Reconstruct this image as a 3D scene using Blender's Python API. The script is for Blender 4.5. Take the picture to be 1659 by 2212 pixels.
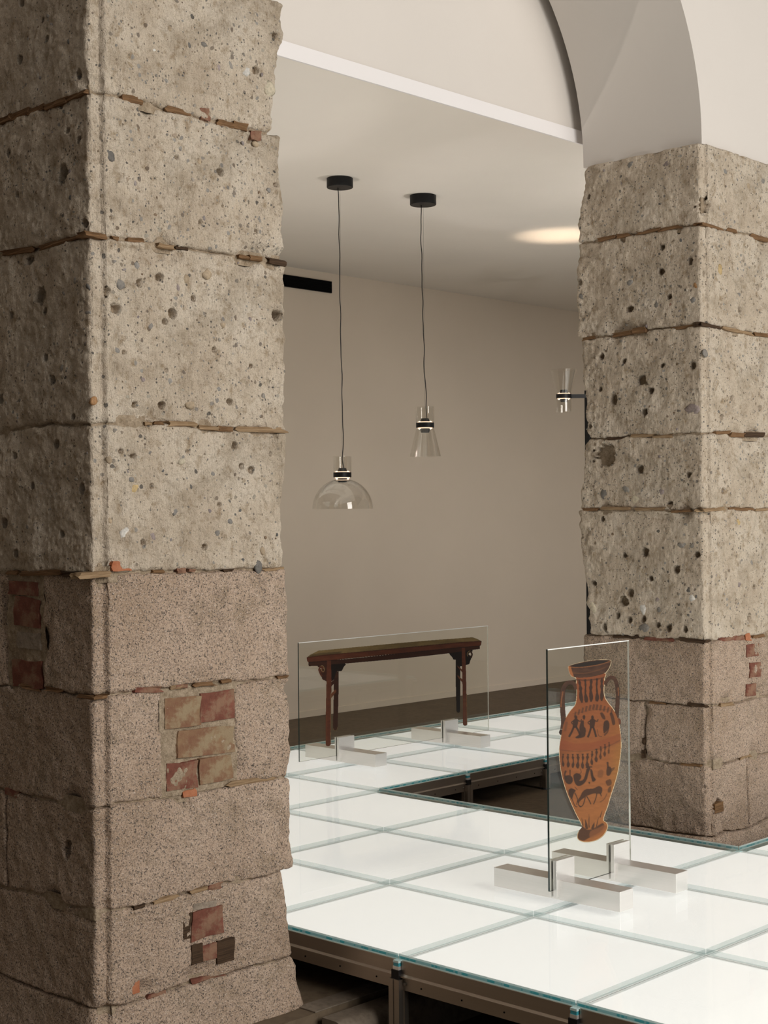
import bpy, bmesh, math, random
import numpy as np
from mathutils import Vector, Matrix

for o in list(bpy.data.objects):
    bpy.data.objects.remove(o)
SC = bpy.context.scene
COL = SC.collection
random.seed(7)
RNG = np.random.default_rng(11)

# ------------------------------------------------------------------ frame of reference
# "tile" units: one platform tile = 1, x along the arcade, y towards the back wall, z = 0 on the platform glass
S = 0.70                  # metres per tile
ZF = -0.28                # floor under the platform
F = 3245.04
_yaw, _pit, _rol = np.radians([43.6365, 0.2684, -0.5100])
CAM = np.array([-5.01096, -4.71315, 1.98737])
_fw = np.array([np.cos(_yaw) * np.cos(_pit), np.sin(_yaw) * np.cos(_pit), np.sin(_pit)])
_r = np.cross(_fw, [0, 0, 1]); _r /= np.linalg.norm(_r); _u = np.cross(_r, _fw)
_r, _u = np.cos(_rol) * _r + np.sin(_rol) * _u, np.cos(_rol) * _u - np.sin(_rol) * _r

def W(x, y, z):
    return np.array([x * S, y * S, (z - ZF) * S])

def at(px, py, ax, val):
    """photo pixel -> point (tile units) on the plane axis ax = val"""
    d = _fw + _r * (px - 829.5) / F - _u * (py - 1106) / F
    return CAM + d * ((val - CAM[ax]) / d[ax])

def on(px, py, depth):
    return CAM + (_fw + _r * (px - 829.5) / F - _u * (py - 1106) / F) * depth

# ------------------------------------------------------------------ camera
cam = bpy.data.cameras.new('camera')
cam.sensor_fit = 'HORIZONTAL'; cam.sensor_width = 36.0
cam.lens = F / 1659 * 36.0
cam.clip_start = 0.05; cam.clip_end = 200
co = bpy.data.objects.new('camera', cam); COL.objects.link(co)
M = Matrix.Identity(4)
for i in range(3):
    M[i][0] = _r[i]; M[i][1] = _u[i]; M[i][2] = -_fw[i]; M[i][3] = W(*CAM)[i]
co.matrix_world = M
SC.camera = co

# ------------------------------------------------------------------ world, skylight, exposure
w = bpy.data.worlds.new('world'); SC.world = w; w.use_nodes = True
w.node_tree.nodes['Background'].inputs[0].default_value = (1.0, 0.96, 0.90, 1)
w.node_tree.nodes['Background'].inputs[1].default_value = 0.13

def area(name, loc, target, sx, sy, power, color):
    l = bpy.data.lights.new(name, 'AREA'); l.shape = 'RECTANGLE'; l.size = sx; l.size_y = sy
    l.energy = power; l.color = color
    o = bpy.data.objects.new(name, l); COL.objects.link(o)
    o.location = loc
    o.rotation_euler = (Vector(target) - Vector(loc)).to_track_quat('-Z', 'Y').to_euler()
    return o
# the glazed vault over the courtyard beside the arcade (it shows mirrored in the lamp dome)
area('skylight', W(0.9, -11.5, 6.0), W(1.8, 0.0, 1.6), 6.5, 4.2, 760, (1.0, 0.955, 0.90))

vs = SC.view_settings
vs.view_transform = 'Standard'; vs.look = 'None'; vs.gamma = 1.0; vs.use_curve_mapping = False
vs.exposure = 0.0

# ------------------------------------------------------------------ helpers
def link(o, parent=None):
    COL.objects.link(o)
    if parent is not None:
        o.parent = parent
    return o

def wloc(o):
    p = np.zeros(3)
    while o is not None:
        p += np.array(o.location); o = o.parent
    return p

def tag(o, label=None, cat=None, group=None, kind=None):
    if label: o['label'] = label
    if cat: o['category'] = cat
    if group: o['group'] = group
    if kind: o['kind'] = kind
    return o

def empty(name, loc, label=None, cat=None, group=None):
    o = bpy.data.objects.new(name, None); o.empty_display_size = 0.1
    o.location = loc; link(o)
    return tag(o, label, cat, group)

def mesh_obj(name, verts, faces, mats, parent=None, origin=None, smooth=False, fmat=None):
    """verts in world metres; origin = world point for the object's own origin"""
    verts = np.asarray(verts, float).reshape(-1, 3)
    pl = wloc(parent) if parent is not None else np.zeros(3)
    if origin is None:
        origin = pl if parent is not None else np.zeros(3)
    origin = np.asarray(origin, float)
    me = bpy.data.meshes.new(name)
    me.from_pydata((verts - origin).tolist(), [], [list(map(int, f)) for f in faces])
    if not isinstance(mats, (list, tuple)): mats = [mats]
    for m in mats: me.materials.append(m)
    if fmat is not None: me.polygons.foreach_set('material_index', np.asarray(fmat, dtype=np.int32))
    if smooth: me.polygons.foreach_set('use_smooth', np.ones(len(me.polygons), dtype=bool))
    me.update()
    o = bpy.data.objects.new(name, me)
    o.location = origin - pl
    return link(o, parent)

def box_geo(a, b):
    a = np.minimum(a, b).astype(float) if False else np.array([min(a[i], b[i]) for i in range(3)], float)
    bb = np.array([max(a[i], b[i]) for i in range(3)], float)
    v = [(a[0], a[1], a[2]), (bb[0], a[1], a[2]), (bb[0], bb[1], a[2]), (a[0], bb[1], a[2]),
         (a[0], a[1], bb[2]), (bb[0], a[1], bb[2]), (bb[0], bb[1], bb[2]), (a[0], bb[1], bb[2])]
    f = [(0, 3, 2, 1), (4, 5, 6, 7), (0, 1, 5, 4), (1, 2, 6, 5), (2, 3, 7, 6), (3, 0, 4, 7)]
    return v, f

def boxes(name, lst, mat, parent=None, bevel=0.0, origin=None):
    """lst of (corner a, corner b) in world metres -> one mesh"""
    V, Fc = [], []
    for a, b in lst:
        lo = [min(a[i], b[i]) for i in range(3)]; hi = [max(a[i], b[i]) for i in range(3)]
        v, f = box_geo(lo, hi); n = len(V); V += v; Fc += [tuple(i + n for i in q) for q in f]
    o = mesh_obj(name, V, Fc, mat, parent, origin)
    if bevel > 0: bev(o, bevel)
    return o

def bev(o, width, seg=2):
    bm = bmesh.new(); bm.from_mesh(o.data)
    bmesh.ops.bevel(bm, geom=list(bm.edges), offset=width, segments=seg, profile=0.5, affect='EDGES')
    bm.to_mesh(o.data); bm.free(); o.data.update()

def lathe(name, prof, center, mat, parent=None, n=64, closed=False, smooth=True):
    """prof list of (r, z) in metres relative to center (world)"""
    V, Fc = [], []
    for r, z in prof:
        for k in range(n):
            a = 2 * math.pi * k / n
            V.append((center[0] + r * math.cos(a), center[1] + r * math.sin(a), center[2] + z))
    m = len(prof)
    for i in range(m if closed else m - 1):
        j = (i + 1) % m
        for k in range(n):
            l = (k + 1) % n
            Fc.append((i * n + k, i * n + l, j * n + l, j * n + k))
    if not closed:
        if prof[0][0] > 1e-6: Fc.append(tuple(range(n))[::-1])
        if prof[-1][0] > 1e-6: Fc.append(tuple((m - 1) * n + k for k in range(n)))
    o = mesh_obj(name, V, Fc, mat, parent, smooth=smooth)
    if smooth:
        try:
            o.data.set_sharp_from_angle(angle=math.radians(40))
        except Exception:
            pass
    return o

def tube(name, pts, rad, mat, parent=None, n=8):
    pts = [np.array(p, float) for p in pts]
    V, Fc = [], []
    for i, p in enumerate(pts):
        t = pts[min(i + 1, len(pts) - 1)] - pts[max(i - 1, 0)]
        t /= np.linalg.norm(t)
        a = np.cross(t, [0.3, 1, 0.1]); a /= np.linalg.norm(a); b = np.cross(t, a)
        for k in range(n):
            an = 2 * math.pi * k / n
            V.append(p + rad * (a * math.cos(an) + b * math.sin(an)))
    for i in range(len(pts) - 1):
        for k in range(n):
            l = (k + 1) % n
            Fc.append((i * n + k, i * n + l, (i + 1) * n + l, (i + 1) * n + k))
    Fc.append(tuple(range(n))[::-1]); Fc.append(tuple((len(pts) - 1) * n + k for k in range(n)))
    return mesh_obj(name, V, Fc, mat, parent, smooth=True)

# ------------------------------------------------------------------ materials
class NT:
    def __init__(s, name):
        s.m = bpy.data.materials.new(name); s.m.use_nodes = True
        s.t = s.m.node_tree; s.t.nodes.clear()
        s.out = s.t.nodes.new('ShaderNodeOutputMaterial')
    def n(s, typ, **kw):
        nd = s.t.nodes.new(typ)
        for k, v in kw.items(): setattr(nd, k, v)
        return nd
    def set(s, nd, **kw):
        for k, v in kw.items(): nd.inputs[k.replace('_', ' ')].default_value = v
        return nd
    def l(s, a, b): s.t.links.new(a, b)
    def coord(s, scale=(1, 1, 1)):
        c = s.n('ShaderNodeTexCoord'); mp = s.n('ShaderNodeMapping'); mp.inputs['Scale'].default_value = scale
        s.l(c.outputs['Object'], mp.inputs['Vector']); return mp.outputs['Vector']
    def noise(s, vec, scale, detail=4, rough=0.55, dist=0.0):
        nd = s.n('ShaderNodeTexNoise'); s.set(nd, Scale=scale, Detail=detail, Roughness=rough, Distortion=dist)
        s.l(vec, nd.inputs['Vector']); return nd
    def voro(s, vec, scale, feature='F1', rnd=1.0):
        nd = s.n('ShaderNodeTexVoronoi', feature=feature); s.set(nd, Scale=scale, Randomness=rnd)
        s.l(vec, nd.inputs['Vector']); return nd
    def ramp(s, src, stops):
        nd = s.n('ShaderNodeValToRGB'); cr = nd.color_ramp
        while len(cr.elements) > 1: cr.elements.remove(cr.elements[-1])
        cr.elements[0].position = stops[0][0]; cr.elements[0].color = c4(stops[0][1])
        for p, c in stops[1:]:
            e = cr.elements.new(p); e.color = c4(c)
        s.l(src, nd.inputs[0]); return nd.outputs[0]
    def mix(s, fac, a, b, mode='MIX'):
        nd = s.n('ShaderNodeMix', data_type='RGBA', blend_type=mode)
        for sock, v in ((nd.inputs[0], fac), (nd.inputs[6], a), (nd.inputs[7], b)):
            if hasattr(v, 'default_value') or isinstance(v, bpy.types.NodeSocket): s.l(v, sock)
            else: sock.default_value = v if isinstance(v, (int, float)) else c4(v)
        return nd.outputs[2]
    def math(s, op, a, b=0.0, clamp=False):
        nd = s.n('ShaderNodeMath', operation=op); nd.use_clamp = clamp
        for sock, v in ((nd.inputs[0], a), (nd.inputs[1], b)):
            if isinstance(v, bpy.types.NodeSocket): s.l(v, sock)
            else: sock.default_value = v
        return nd.outputs[0]
    def bump(s, h, strength, dist, normal=None):
        nd = s.n('ShaderNodeBump'); s.set(nd, Strength=strength, Distance=dist)
        s.l(h, nd.inputs['Height'])
        if normal is not None: s.l(normal, nd.inputs['Normal'])
        return nd.outputs[0]
    def bsdf(s, color, rough=0.6, metal=0.0, normal=None, spec=0.5):
        b = s.n('ShaderNodeBsdfPrincipled')
        for sock, v in ((b.inputs['Base Color'], color), (b.inputs['Roughness'], rough), (b.inputs['Metallic'], metal)):
            if isinstance(v, bpy.types.NodeSocket): s.l(v, sock)
            else: sock.default_value = c4(v) if isinstance(v, (tuple, list)) else v
        b.inputs['Specular IOR Level'].default_value = spec
        if normal is not None: s.l(normal, b.inputs['Normal'])
        s.l(b.outputs[0], s.out.inputs[0]); return b

def c4(c):
    return tuple(c) if len(c) == 4 else (c[0], c[1], c[2], 1.0)

def srgb(r, g, b):
    f = lambda v: ((v / 255 + 0.055) / 1.055) ** 2.4 if v > 10 else v / 255 / 12.92
    return (f(r), f(g), f(b))

def m_plain(name, col, rough=0.6, metal=0.0, spec=0.5):
    t = NT(name); t.bsdf(col, rough, metal, spec=spec); return t.m

def m_plaster(name, col, amt=0.04):
    t = NT(name); v = t.coord()
    n1 = t.noise(v, 1.3, 3); n2 = t.noise(v, 160, 3)
    d = tuple(x * (1 - amt * 1.6) for x in col); h = tuple(min(1, x * (1 + amt)) for x in col)
    c = t.mix(n1.outputs[0], d, h)
    t.bsdf(c, 0.85, normal=t.bump(n2.outputs[0], 0.12, 0.002), spec=0.2); return t.m

def m_conglomerate(name, tint=(1, 1, 1)):
    t = NT(name); v = t.coord()
    big = t.noise(v, 4.5, 4, 0.6); mid = t.noise(v, 26, 5, 0.65); fine = t.noise(v, 170, 4, 0.7)
    k = lambda c: tuple(a * b for a, b in zip(c, tint))
    base = t.ramp(big.outputs[0], [(0.28, k((0.60, 0.49, 0.375))), (0.5, k((0.77, 0.66, 0.53))), (0.72, k((0.84, 0.745, 0.625)))])
    base = t.mix(t.ramp(mid.outputs[0], [(0.38, (1, 1, 1)), (0.60, (0, 0, 0))]), base, k((0.30, 0.235, 0.165)), 'MIX') if False else base
    mm = t.ramp(mid.outputs[0], [(0.30, (0.62, 0.55, 0.46)), (0.48, (1, 1, 1)), (0.70, (1.0, 0.98, 0.95))])
    base = t.mix(1.0, base, mm, 'MULTIPLY')
    grain = t.noise(v, 420, 3, 0.7)
    base = t.mix(0.65, base, t.ramp(grain.outputs[0], [(0.30, (0.50, 0.45, 0.38)), (0.47, (1, 1, 1)), (0.62, (1, 1, 1)), (0.74, (1.25, 1.24, 1.22))]), 'MULTIPLY')
    ff = t.ramp(fine.outputs[0], [(0.28, (0.45, 0.40, 0.33)), (0.46, (1, 1, 1)), (0.66, (1, 1, 1)), (0.8, (1.22, 1.2, 1.18))])
    base = t.mix(0.8, base, ff, 'MULTIPLY')
    # weathered, browner patches with their own outline
    we = t.noise(v, 3.2, 6, 0.72, 0.6)
    base = t.mix(t.math('MULTIPLY', t.ramp(we.outputs[0], [(0.50, (0, 0, 0)), (0.66, (1, 1, 1))]), 0.55), base, k((0.30, 0.225, 0.145)))
    # small inclusions of their own colours
    wv = t.n('ShaderNodeVectorMath', operation='ADD'); wn = t.noise(v, 40, 2)
    sc = t.n('ShaderNodeVectorMath', operation='SCALE'); sc.inputs['Scale'].default_value = 0.012
    t.l(wn.outputs[1], sc.inputs[0]); t.l(v, wv.inputs[0]); t.l(sc.outputs[0], wv.inputs[1])
    hts = []
    oi = t.n('ShaderNodeObjectInfo')
    den = t.math('ADD', t.math('MULTIPLY', t.noise(v, 7, 2).outputs[0], -0.55), 1.0)
    den = t.math('ADD', den, t.math('MULTIPLY', t.math('SUBTRACT', oi.outputs['Random'], 0.5), 0.16))
    for scale, thr, keep in ((38, 0.25, 0.05), (85, 0.29, 0.02)):
        vo = t.voro(wv.outputs[0], scale)
        sep = t.n('ShaderNodeSeparateColor'); t.l(vo.outputs['Color'], sep.inputs[0])
        ink = t.math('MULTIPLY', t.math('LESS_THAN', vo.outputs['Distance'], thr), t.math('GREATER_THAN', sep.outputs[0], t.math('ADD', den, keep)))
        pc = t.ramp(sep.outputs[1], [(0.0, (0.085, 0.080, 0.074)), (0.22, (0.18, 0.17, 0.155)), (0.42, (0.32, 0.245, 0.165)), (0.58, (0.26, 0.245, 0.23)), (0.72, (0.42, 0.40, 0.37)), (0.85, (0.16, 0.105, 0.065)), (1.0, (0.60, 0.55, 0.46))])
        base = t.mix(t.math('MULTIPLY', ink, 0.85), base, pc)
        hts.append(t.math('MULTIPLY', ink, t.math('SUBTRACT', sep.outputs[2], 0.62)))
    # little dark vesicles
    vp = t.voro(wv.outputs[0], 120); sp = t.n('ShaderNodeSeparateColor'); t.l(vp.outputs['Color'], sp.inputs[0])
    pit = t.math('MULTIPLY', t.math('LESS_THAN', vp.outputs['Distance'], 0.26), t.math('GREATER_THAN', sp.outputs[0], 0.72))
    streak = t.noise(t.coord((1, 1, 0.22)), 95, 3, 0.6)
    h = t.math('ADD', t.math('MULTIPLY', fine.outputs[0], 0.6), t.math('MULTIPLY', mid.outputs[0], 1.2))
    h = t.math('ADD', h, t.math('MULTIPLY', streak.outputs[0], 1.1)); h = t.math('ADD', h, t.math('MULTIPLY', grain.outputs[0], 0.45))
    h = t.math('ADD', h, t.math('MULTIPLY', hts[0], 0.9)); h = t.math('ADD', h, t.math('MULTIPLY', hts[1], 0.6))
    h = t.math('SUBTRACT', h, t.math('MULTIPLY', pit, 1.3))
    t.bsdf(base, 0.92, normal=t.bump(h, 1.0, 0.0105), spec=0.15); return t.m

def m_granite(name):
    t = NT(name); v = t.coord()
    big = t.noise(v, 3.5, 4, 0.6); sp1 = t.noise(v, 190, 3, 0.65); sp2 = t.noise(v, 115, 4, 0.6); sp3 = t.noise(v, 300, 2, 0.5)
    base = t.ramp(big.outputs[0], [(0.3, (0.35, 0.25, 0.17)), (0.5, (0.47, 0.35, 0.26)), (0.7, (0.54, 0.415, 0.32))])
    st = t.noise(v, 6.5, 5, 0.7)
    base = t.mix(t.math('MULTIPLY', t.ramp(st.outputs[0], [(0.50, (0, 0, 0)), (0.68, (1, 1, 1))]), 0.62), base, (0.23, 0.165, 0.095))
    base = t.mix(t.math('MULTIPLY', t.ramp(sp2.outputs[0], [(0.50, (0, 0, 0)), (0.60, (1, 1, 1))]), 0.55), base, (0.25, 0.19, 0.15))
    base = t.mix(t.math('MULTIPLY', t.ramp(sp1.outputs[0], [(0.55, (0, 0, 0)), (0.61, (1, 1, 1))]), 0.9), base, (0.065, 0.055, 0.048))
    base = t.mix(t.math('MULTIPLY', t.ramp(sp3.outputs[0], [(0.60, (0, 0, 0)), (0.66, (1, 1, 1))]), 0.75), base, (0.66, 0.56, 0.48))
    h = t.math('ADD', t.math('MULTIPLY', sp1.outputs[0], 0.5), sp2.outputs[0])
    t.bsdf(base, 0.88, normal=t.bump(h, 1.0, 0.0075), spec=0.2); return t.m

def m_attr(name, rough=0.7, spec=0.3, bump=0.0, mul=None):
    t = NT(name)
    a = t.n('ShaderNodeAttribute', attribute_name='tint'); col = a.outputs['Color']
    v = t.coord(); n = t.noise(v, 120, 4, 0.6)
    if mul: col = t.mix(1.0, col, t.ramp(n.outputs[0], [(0.3, (mul,) * 3), (0.65, (1.1,) * 3)]), 'MULTIPLY')
    t.bsdf(col, rough, normal=t.bump(n.outputs[0], bump, 0.003) if bump else None, spec=spec); return t.m

def m_rough(name, c1, c2, scale=30, bump=0.7, rough=0.9, dist=0.005):
    t = NT(name); v = t.coord(); n = t.noise(v, scale, 5, 0.65); n2 = t.noise(v, scale * 5, 3, 0.6)
    c = t.ramp(n.outputs[0], [(0.32, c1), (0.68, c2)])
    c = t.mix(0.6, c, t.ramp(n2.outputs[0], [(0.3, (0.55, 0.52, 0.5)), (0.55, (1, 1, 1))]), 'MULTIPLY')
    h = t.math('ADD', n.outputs[0], t.math('MULTIPLY', n2.outputs[0], 0.5))
    t.bsdf(c, rough, normal=t.bump(h, bump, dist), spec=0.15); return t.m

def m_brick(name, c1, c2, smear):
    t = NT(name); v = t.coord(); n = t.noise(v, 22, 4, 0.6); s = t.noise(v, 14, 5, 0.7); f = t.noise(v, 140, 3)
    c = t.ramp(n.outputs[0], [(0.3, c1), (0.7, c2)])
    c = t.mix(t.math('MULTIPLY', t.ramp(s.outputs[0], [(0.48, (0, 0, 0)), (0.58, (1, 1, 1))]), smear), c, (0.30, 0.24, 0.15))
    h = t.math('ADD', s.outputs[0], t.math('MULTIPLY', f.outputs[0], 0.4))
    t.bsdf(c, 0.85, normal=t.bump(h, 0.8, 0.005), spec=0.2); return t.m

def m_wood(name, c1, c2):
    t = NT(name); v = t.coord((2.5, 2.5, 60)); n = t.noise(v, 3.5, 5, 0.7)
    c = t.ramp(n.outputs[0], [(0.3, c1), (0.7, c2)])
    t.bsdf(c, 0.85, normal=t.bump(n.outputs[0], 0.9, 0.004), spec=0.15); return t.m

def m_thin_glass(name, tint=(0.97, 0.985, 0.98), base=0.045, top=0.9, power=4.0, rough=0.0):
    t = NT(name)
    lw = t.n('ShaderNodeLayerWeight'); lw.inputs['Blend'].default_value = 0.5
    p = t.math('POWER', lw.outputs['Facing'], power)
    fac = t.math('ADD', t.math('MULTIPLY', p, top), base, clamp=True)
    tr = t.n('ShaderNodeBsdfTransparent'); tr.inputs[0].default_value = c4(tint)
    gl = t.n('ShaderNodeBsdfGlossy'); gl.inputs['Roughness'].default_value = rough; gl.inputs['Color'].default_value = (1, 1, 1, 1)
    mx = t.n('ShaderNodeMixShader'); t.l(fac, mx.inputs[0]); t.l(tr.outputs[0], mx.inputs[1]); t.l(gl.outputs[0], mx.inputs[2])
    t.l(mx.outputs[0], t.out.inputs[0]); return t.m

def m_emit(name, col, strength):
    t = NT(name); e = t.n('ShaderNodeEmission'); e.inputs[0].default_value = c4(col); e.inputs[1].default_value = strength
    t.l(e.outputs[0], t.out.inputs[0]); return t.m

def m_opal(name, col, strength):
    t = NT(name); b = t.bsdf((0.80, 0.80, 0.78), 0.6); b.inputs['Emission Color'].default_value = c4(col); b.inputs['Emission Strength'].default_value = strength
    return t.m

def m_brushed(name, col, rough=0.3, scale=(2, 2, 260), bump=0.06, metal=1.0):
    t = NT(name); n = t.noise(t.coord(scale), 1.0, 3, 0.6)
    c = t.mix(n.outputs[0], tuple(x * 0.9 for x in col), col)
    t.bsdf(c, rough, metal, normal=t.bump(n.outputs[0], bump, 0.001)); return t.m

def m_glass_edge(name):
    # laminated sheet seen edge on: teal plies with pale arrises, broken into dashes
    t = NT(name); c = t.n('ShaderNodeTexCoord'); sx = t.n('ShaderNodeSeparateXYZ'); t.l(c.outputs['Object'], sx.inputs[0])
    n = t.noise(t.coord((1, 1, 0.001)), 42, 2, 0.5)
    zc = t.ramp(sx.outputs[2], [(0.0, (0.0, 0.0, 0.0)), (1.0, (1, 1, 1))]) if False else None
    zz = t.math('DIVIDE', sx.outputs[2], 0.019)          # 0 at the top of the sheet, -1 at its foot
    zz = t.math('ADD', zz, 1.0)
    pale = t.ramp(zz, [(0.0, (0.62, 0.84, 0.84)), (0.18, (0.62, 0.84, 0.84)), (0.26, (0.06, 0.34, 0.40)), (0.62, (0.08, 0.40, 0.45)), (0.72, (0.72, 0.92, 0.92)), (1.0, (0.85, 0.97, 0.97))])
    dash = t.ramp(n.outputs[0], [(0.46, (0, 0, 0)), (0.54, (1, 1, 1))])
    col = t.mix(t.math('MULTIPLY', dash, 0.45), pale, (0.50, 0.72, 0.73))
    b = t.bsdf(col, 0.12, 0.0, spec=0.6)
    tl = t.n('ShaderNodeBsdfTranslucent'); t.l(col, tl.inputs[0]); mx = t.n('ShaderNodeMixShader'); mx.inputs[0].default_value = 0.55
    t.l(b.outputs[0], mx.inputs[1]); t.l(tl.outputs[0], mx.inputs[2]); t.l(mx.outputs[0], t.out.inputs[0]); return t.m

def m_joint(name):
    t = NT(name); tr = t.n('ShaderNodeBsdfTransparent'); d = t.n('ShaderNodeBsdfTranslucent'); d.inputs[0].default_value = (0.66, 0.90, 0.90, 1)
    mx = t.n('ShaderNodeMixShader'); mx.inputs[0].default_value = 0.20
    t.l(tr.outputs[0], mx.inputs[1]); t.l(d.outputs[0], mx.inputs[2]); t.l(mx.outputs[0], t.out.inputs[0]); return t.m

MAT = dict(
    wall=m_plaster('wall_plaster', (0.73, 0.635, 0.525)),
    ceil=m_plaster('ceiling_plaster', (0.84, 0.79, 0.72)),
    arch=m_plaster('arch_plaster', (0.66, 0.615, 0.57), 0.03),
    fascia=m_plain('fascia_paint', (0.78, 0.75, 0.745), 0.6, spec=0.3),
    floor=m_rough('floor_stone', (0.125, 0.093, 0.062), (0.165, 0.125, 0.085), 5, 0.25, 0.55, 0.001),
    kerb=m_rough('kerb_stone', (0.16, 0.13, 0.10), (0.22, 0.18, 0.14), 8, 0.3, 0.5, 0.001),
    upper=m_conglomerate('conglomerate'),
    lower=m_granite('granite'),
    mortar=m_rough('lime_mortar', (0.25, 0.19, 0.125), (0.46, 0.37, 0.27), 45, 1.0, 0.95, 0.008),
    brick_r=m_brick('brick_red', (0.125, 0.045, 0.030), (0.22, 0.082, 0.056), 0.35),
    brick_y=m_brick('brick_ochre', (0.18, 0.085, 0.052), (0.25, 0.16, 0.09), 0.7),
    brick_g=m_rough('grey_rubble', (0.22, 0.18, 0.14), (0.34, 0.28, 0.22), 30, 0.8),
    orange=m_brick('terracotta', (0.33, 0.11, 0.05), (0.42, 0.16, 0.08), 0.1),
    chip=m_wood('rusty_slate', (0.105, 0.058, 0.028), (0.27, 0.155, 0.078)),
    wood=m_wood('wedge_wood', (0.17, 0.10, 0.05), (0.42, 0.30, 0.18)),
    dark=m_wood('dark_chip', (0.035, 0.022, 0.014), (0.10, 0.06, 0.035)),
    pebble=m_attr('pebble', 0.65, 0.3, 0.4, 0.7),
    pane=m_thin_glass('clear_pane', (0.965, 0.97, 0.945), 0.032, 0.8, 4.5),
    tileglass=m_thin_glass('tile_glass', (0.99, 0.998, 0.995), 0.02, 0.35, 5.0),
    lampglass=m_thin_glass('lamp_glass', (0.97, 0.965, 0.95), 0.045, 0.75, 3.0),
    edge=m_glass_edge('glass_sheet_edge'),
    joint=m_joint('glass_joint'),
    pane_edge=m_plain('pane_edge', (0.012, 0.030, 0.030), 0.08, spec=0.9),
    spacer_pale=m_plain('spacer_pale', (0.66, 0.84, 0.84), 0.2), spacer_teal=m_plain('spacer_teal', (0.06, 0.36, 0.44), 0.15),
    pane_top=m_plain('pane_top_glint', (0.90, 0.91, 0.89), 0.2, spec=0.8),  # near-white: the skylight's glint on the pane top, put into the colour
    pane_edge_pale=m_plain('pane_edge_glint', (0.93, 0.95, 0.92), 0.12, 0.5, 0.8),  # paler copy of the pane edge; on top it stands for reflected skylight
    glow=m_opal('opal_light', (1.0, 0.985, 0.955), 0.57),
    rim=m_opal('tray_rim_glow', (0.93, 1.0, 1.0), 0.20),  # weak emission on the tray border, imitating light bled from the panel
    alu=m_brushed('brushed_aluminium', (0.90, 0.875, 0.845), 0.28, metal=0.62),
    frame=m_brushed('frame_aluminium', (0.44, 0.385, 0.33), 0.42, (3, 3, 120), 0.04),
    steel=m_plain('bolt_steel', (0.35, 0.33, 0.30), 0.35, 1.0),
    black=m_plain('black_metal', (0.008, 0.008, 0.009), 0.45, 0.0, 0.3),
    blackgrey=m_plain('black_ribbed', (0.022, 0.024, 0.026), 0.4, 0.0, 0.4),
    hole=m_plain('dark_hole', (0.004, 0.004, 0.004), 0.9, 0.0, 0.1),
    led=m_emit('warm_led', (1.0, 0.70, 0.48), 1.5),
    ledhot=m_emit('warm_led_bulb', (1.0, 0.84, 0.68), 3.0),
    print_m=m_attr('printed_ink', 0.55, 0.25),
    roofbar=m_plain('glazing_bar', (0.10, 0.10, 0.10), 0.6),
)

# ------------------------------------------------------------------ numpy noise
def _h(ix, iy, iz, seed):
    h = (ix.astype(np.int64) * 374761393 + iy.astype(np.int64) * 668265263 + iz.astype(np.int64) * 2147483647 + seed * 974634777) & 0xFFFFFFFF
    h = ((h ^ (h >> 13)) * 1274126177) & 0xFFFFFFFF
    h = ((h ^ (h >> 16)) * 2246822519) & 0xFFFFFFFF
    return ((h ^ (h >> 15)) & 0xFFFF) / 65535.0

def vn(p, seed=0):
    p = np.asarray(p, float); i = np.floor(p).astype(np.int64); f = p - i; f = f * f * (3 - 2 * f)
    r = 0
    for dx in (0, 1):
        for dy in (0, 1):
            for dz in (0, 1):
                wgt = (f[:, 0] if dx else 1 - f[:, 0]) * (f[:, 1] if dy else 1 - f[:, 1]) * (f[:, 2] if dz else 1 - f[:, 2])
                r = r + wgt * _h(i[:, 0] + dx, i[:, 1] + dy, i[:, 2] + dz, seed)
    return r * 2 - 1

def fbm(p, freq, octv=3, seed=0, gain=0.5):
    a = 1.0; r = 0; t = 0
    for o in range(octv):
        r = r + a * vn(np.asarray(p) * freq * (2.03 ** o) + 17.3 * o, seed + o); t += a; a *= gain
    return r / t

# ================================================================== THE SETTING
def struct(o): return tag(o, kind='structure')
YW = 7.855; ZC = 4.87
X0, X1 = -9.0, 15.0
PR = dict(x0=3.40, x1=4.48, y0=0.449, y1=1.447)       # pillar in the platform notch
PL = dict(x0=-1.333, x1=-0.245, y0=0.449, y1=1.447)   # pillar in front of the platform

struct(boxes('floor', [(W(X0, 0.30, ZF), W(X1, YW + .4, ZF - .3))], MAT['floor']))
struct(boxes('floor_court', [(W(X0 - 2, -14, ZF - .2), W(X1, 0.30, ZF - .5))], MAT['floor']))
struct(boxes('wall_back', [(W(X0, YW, ZF), W(X1, YW + .3, ZC + .5))], MAT['wall']))
struct(boxes('wall_left', [(W(X0 - .3, 1.6, ZF), W(X0, YW + .3, ZC + .5))], MAT['wall']))
struct(boxes('wall_right', [(W(X1, 1.6, ZF), W(X1 + .3, YW + .3, ZC + .5))], MAT['wall']))
struct(boxes('ceiling', [(W(X0, 1.6, ZC), W(X1, YW + .3, ZC + .3))], MAT['ceil']))
struct(boxes('baseboard_back', [(W(X0, YW - .012, ZF), W(X1, YW, ZF + .075))], MAT['wall'], bevel=0.002))
# plaster wall closing the arches above the aisle
struct(boxes('wall_infill', [(W(X0, 1.50, 4.673), W(X1, 1.705, 7.6))], MAT['arch']))

struct(boxes('trim_3', [(W(X0, 1.482, 4.584), W(X1, 1.497, 4.676))], MAT['fascia'], bevel=0.001))

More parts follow.
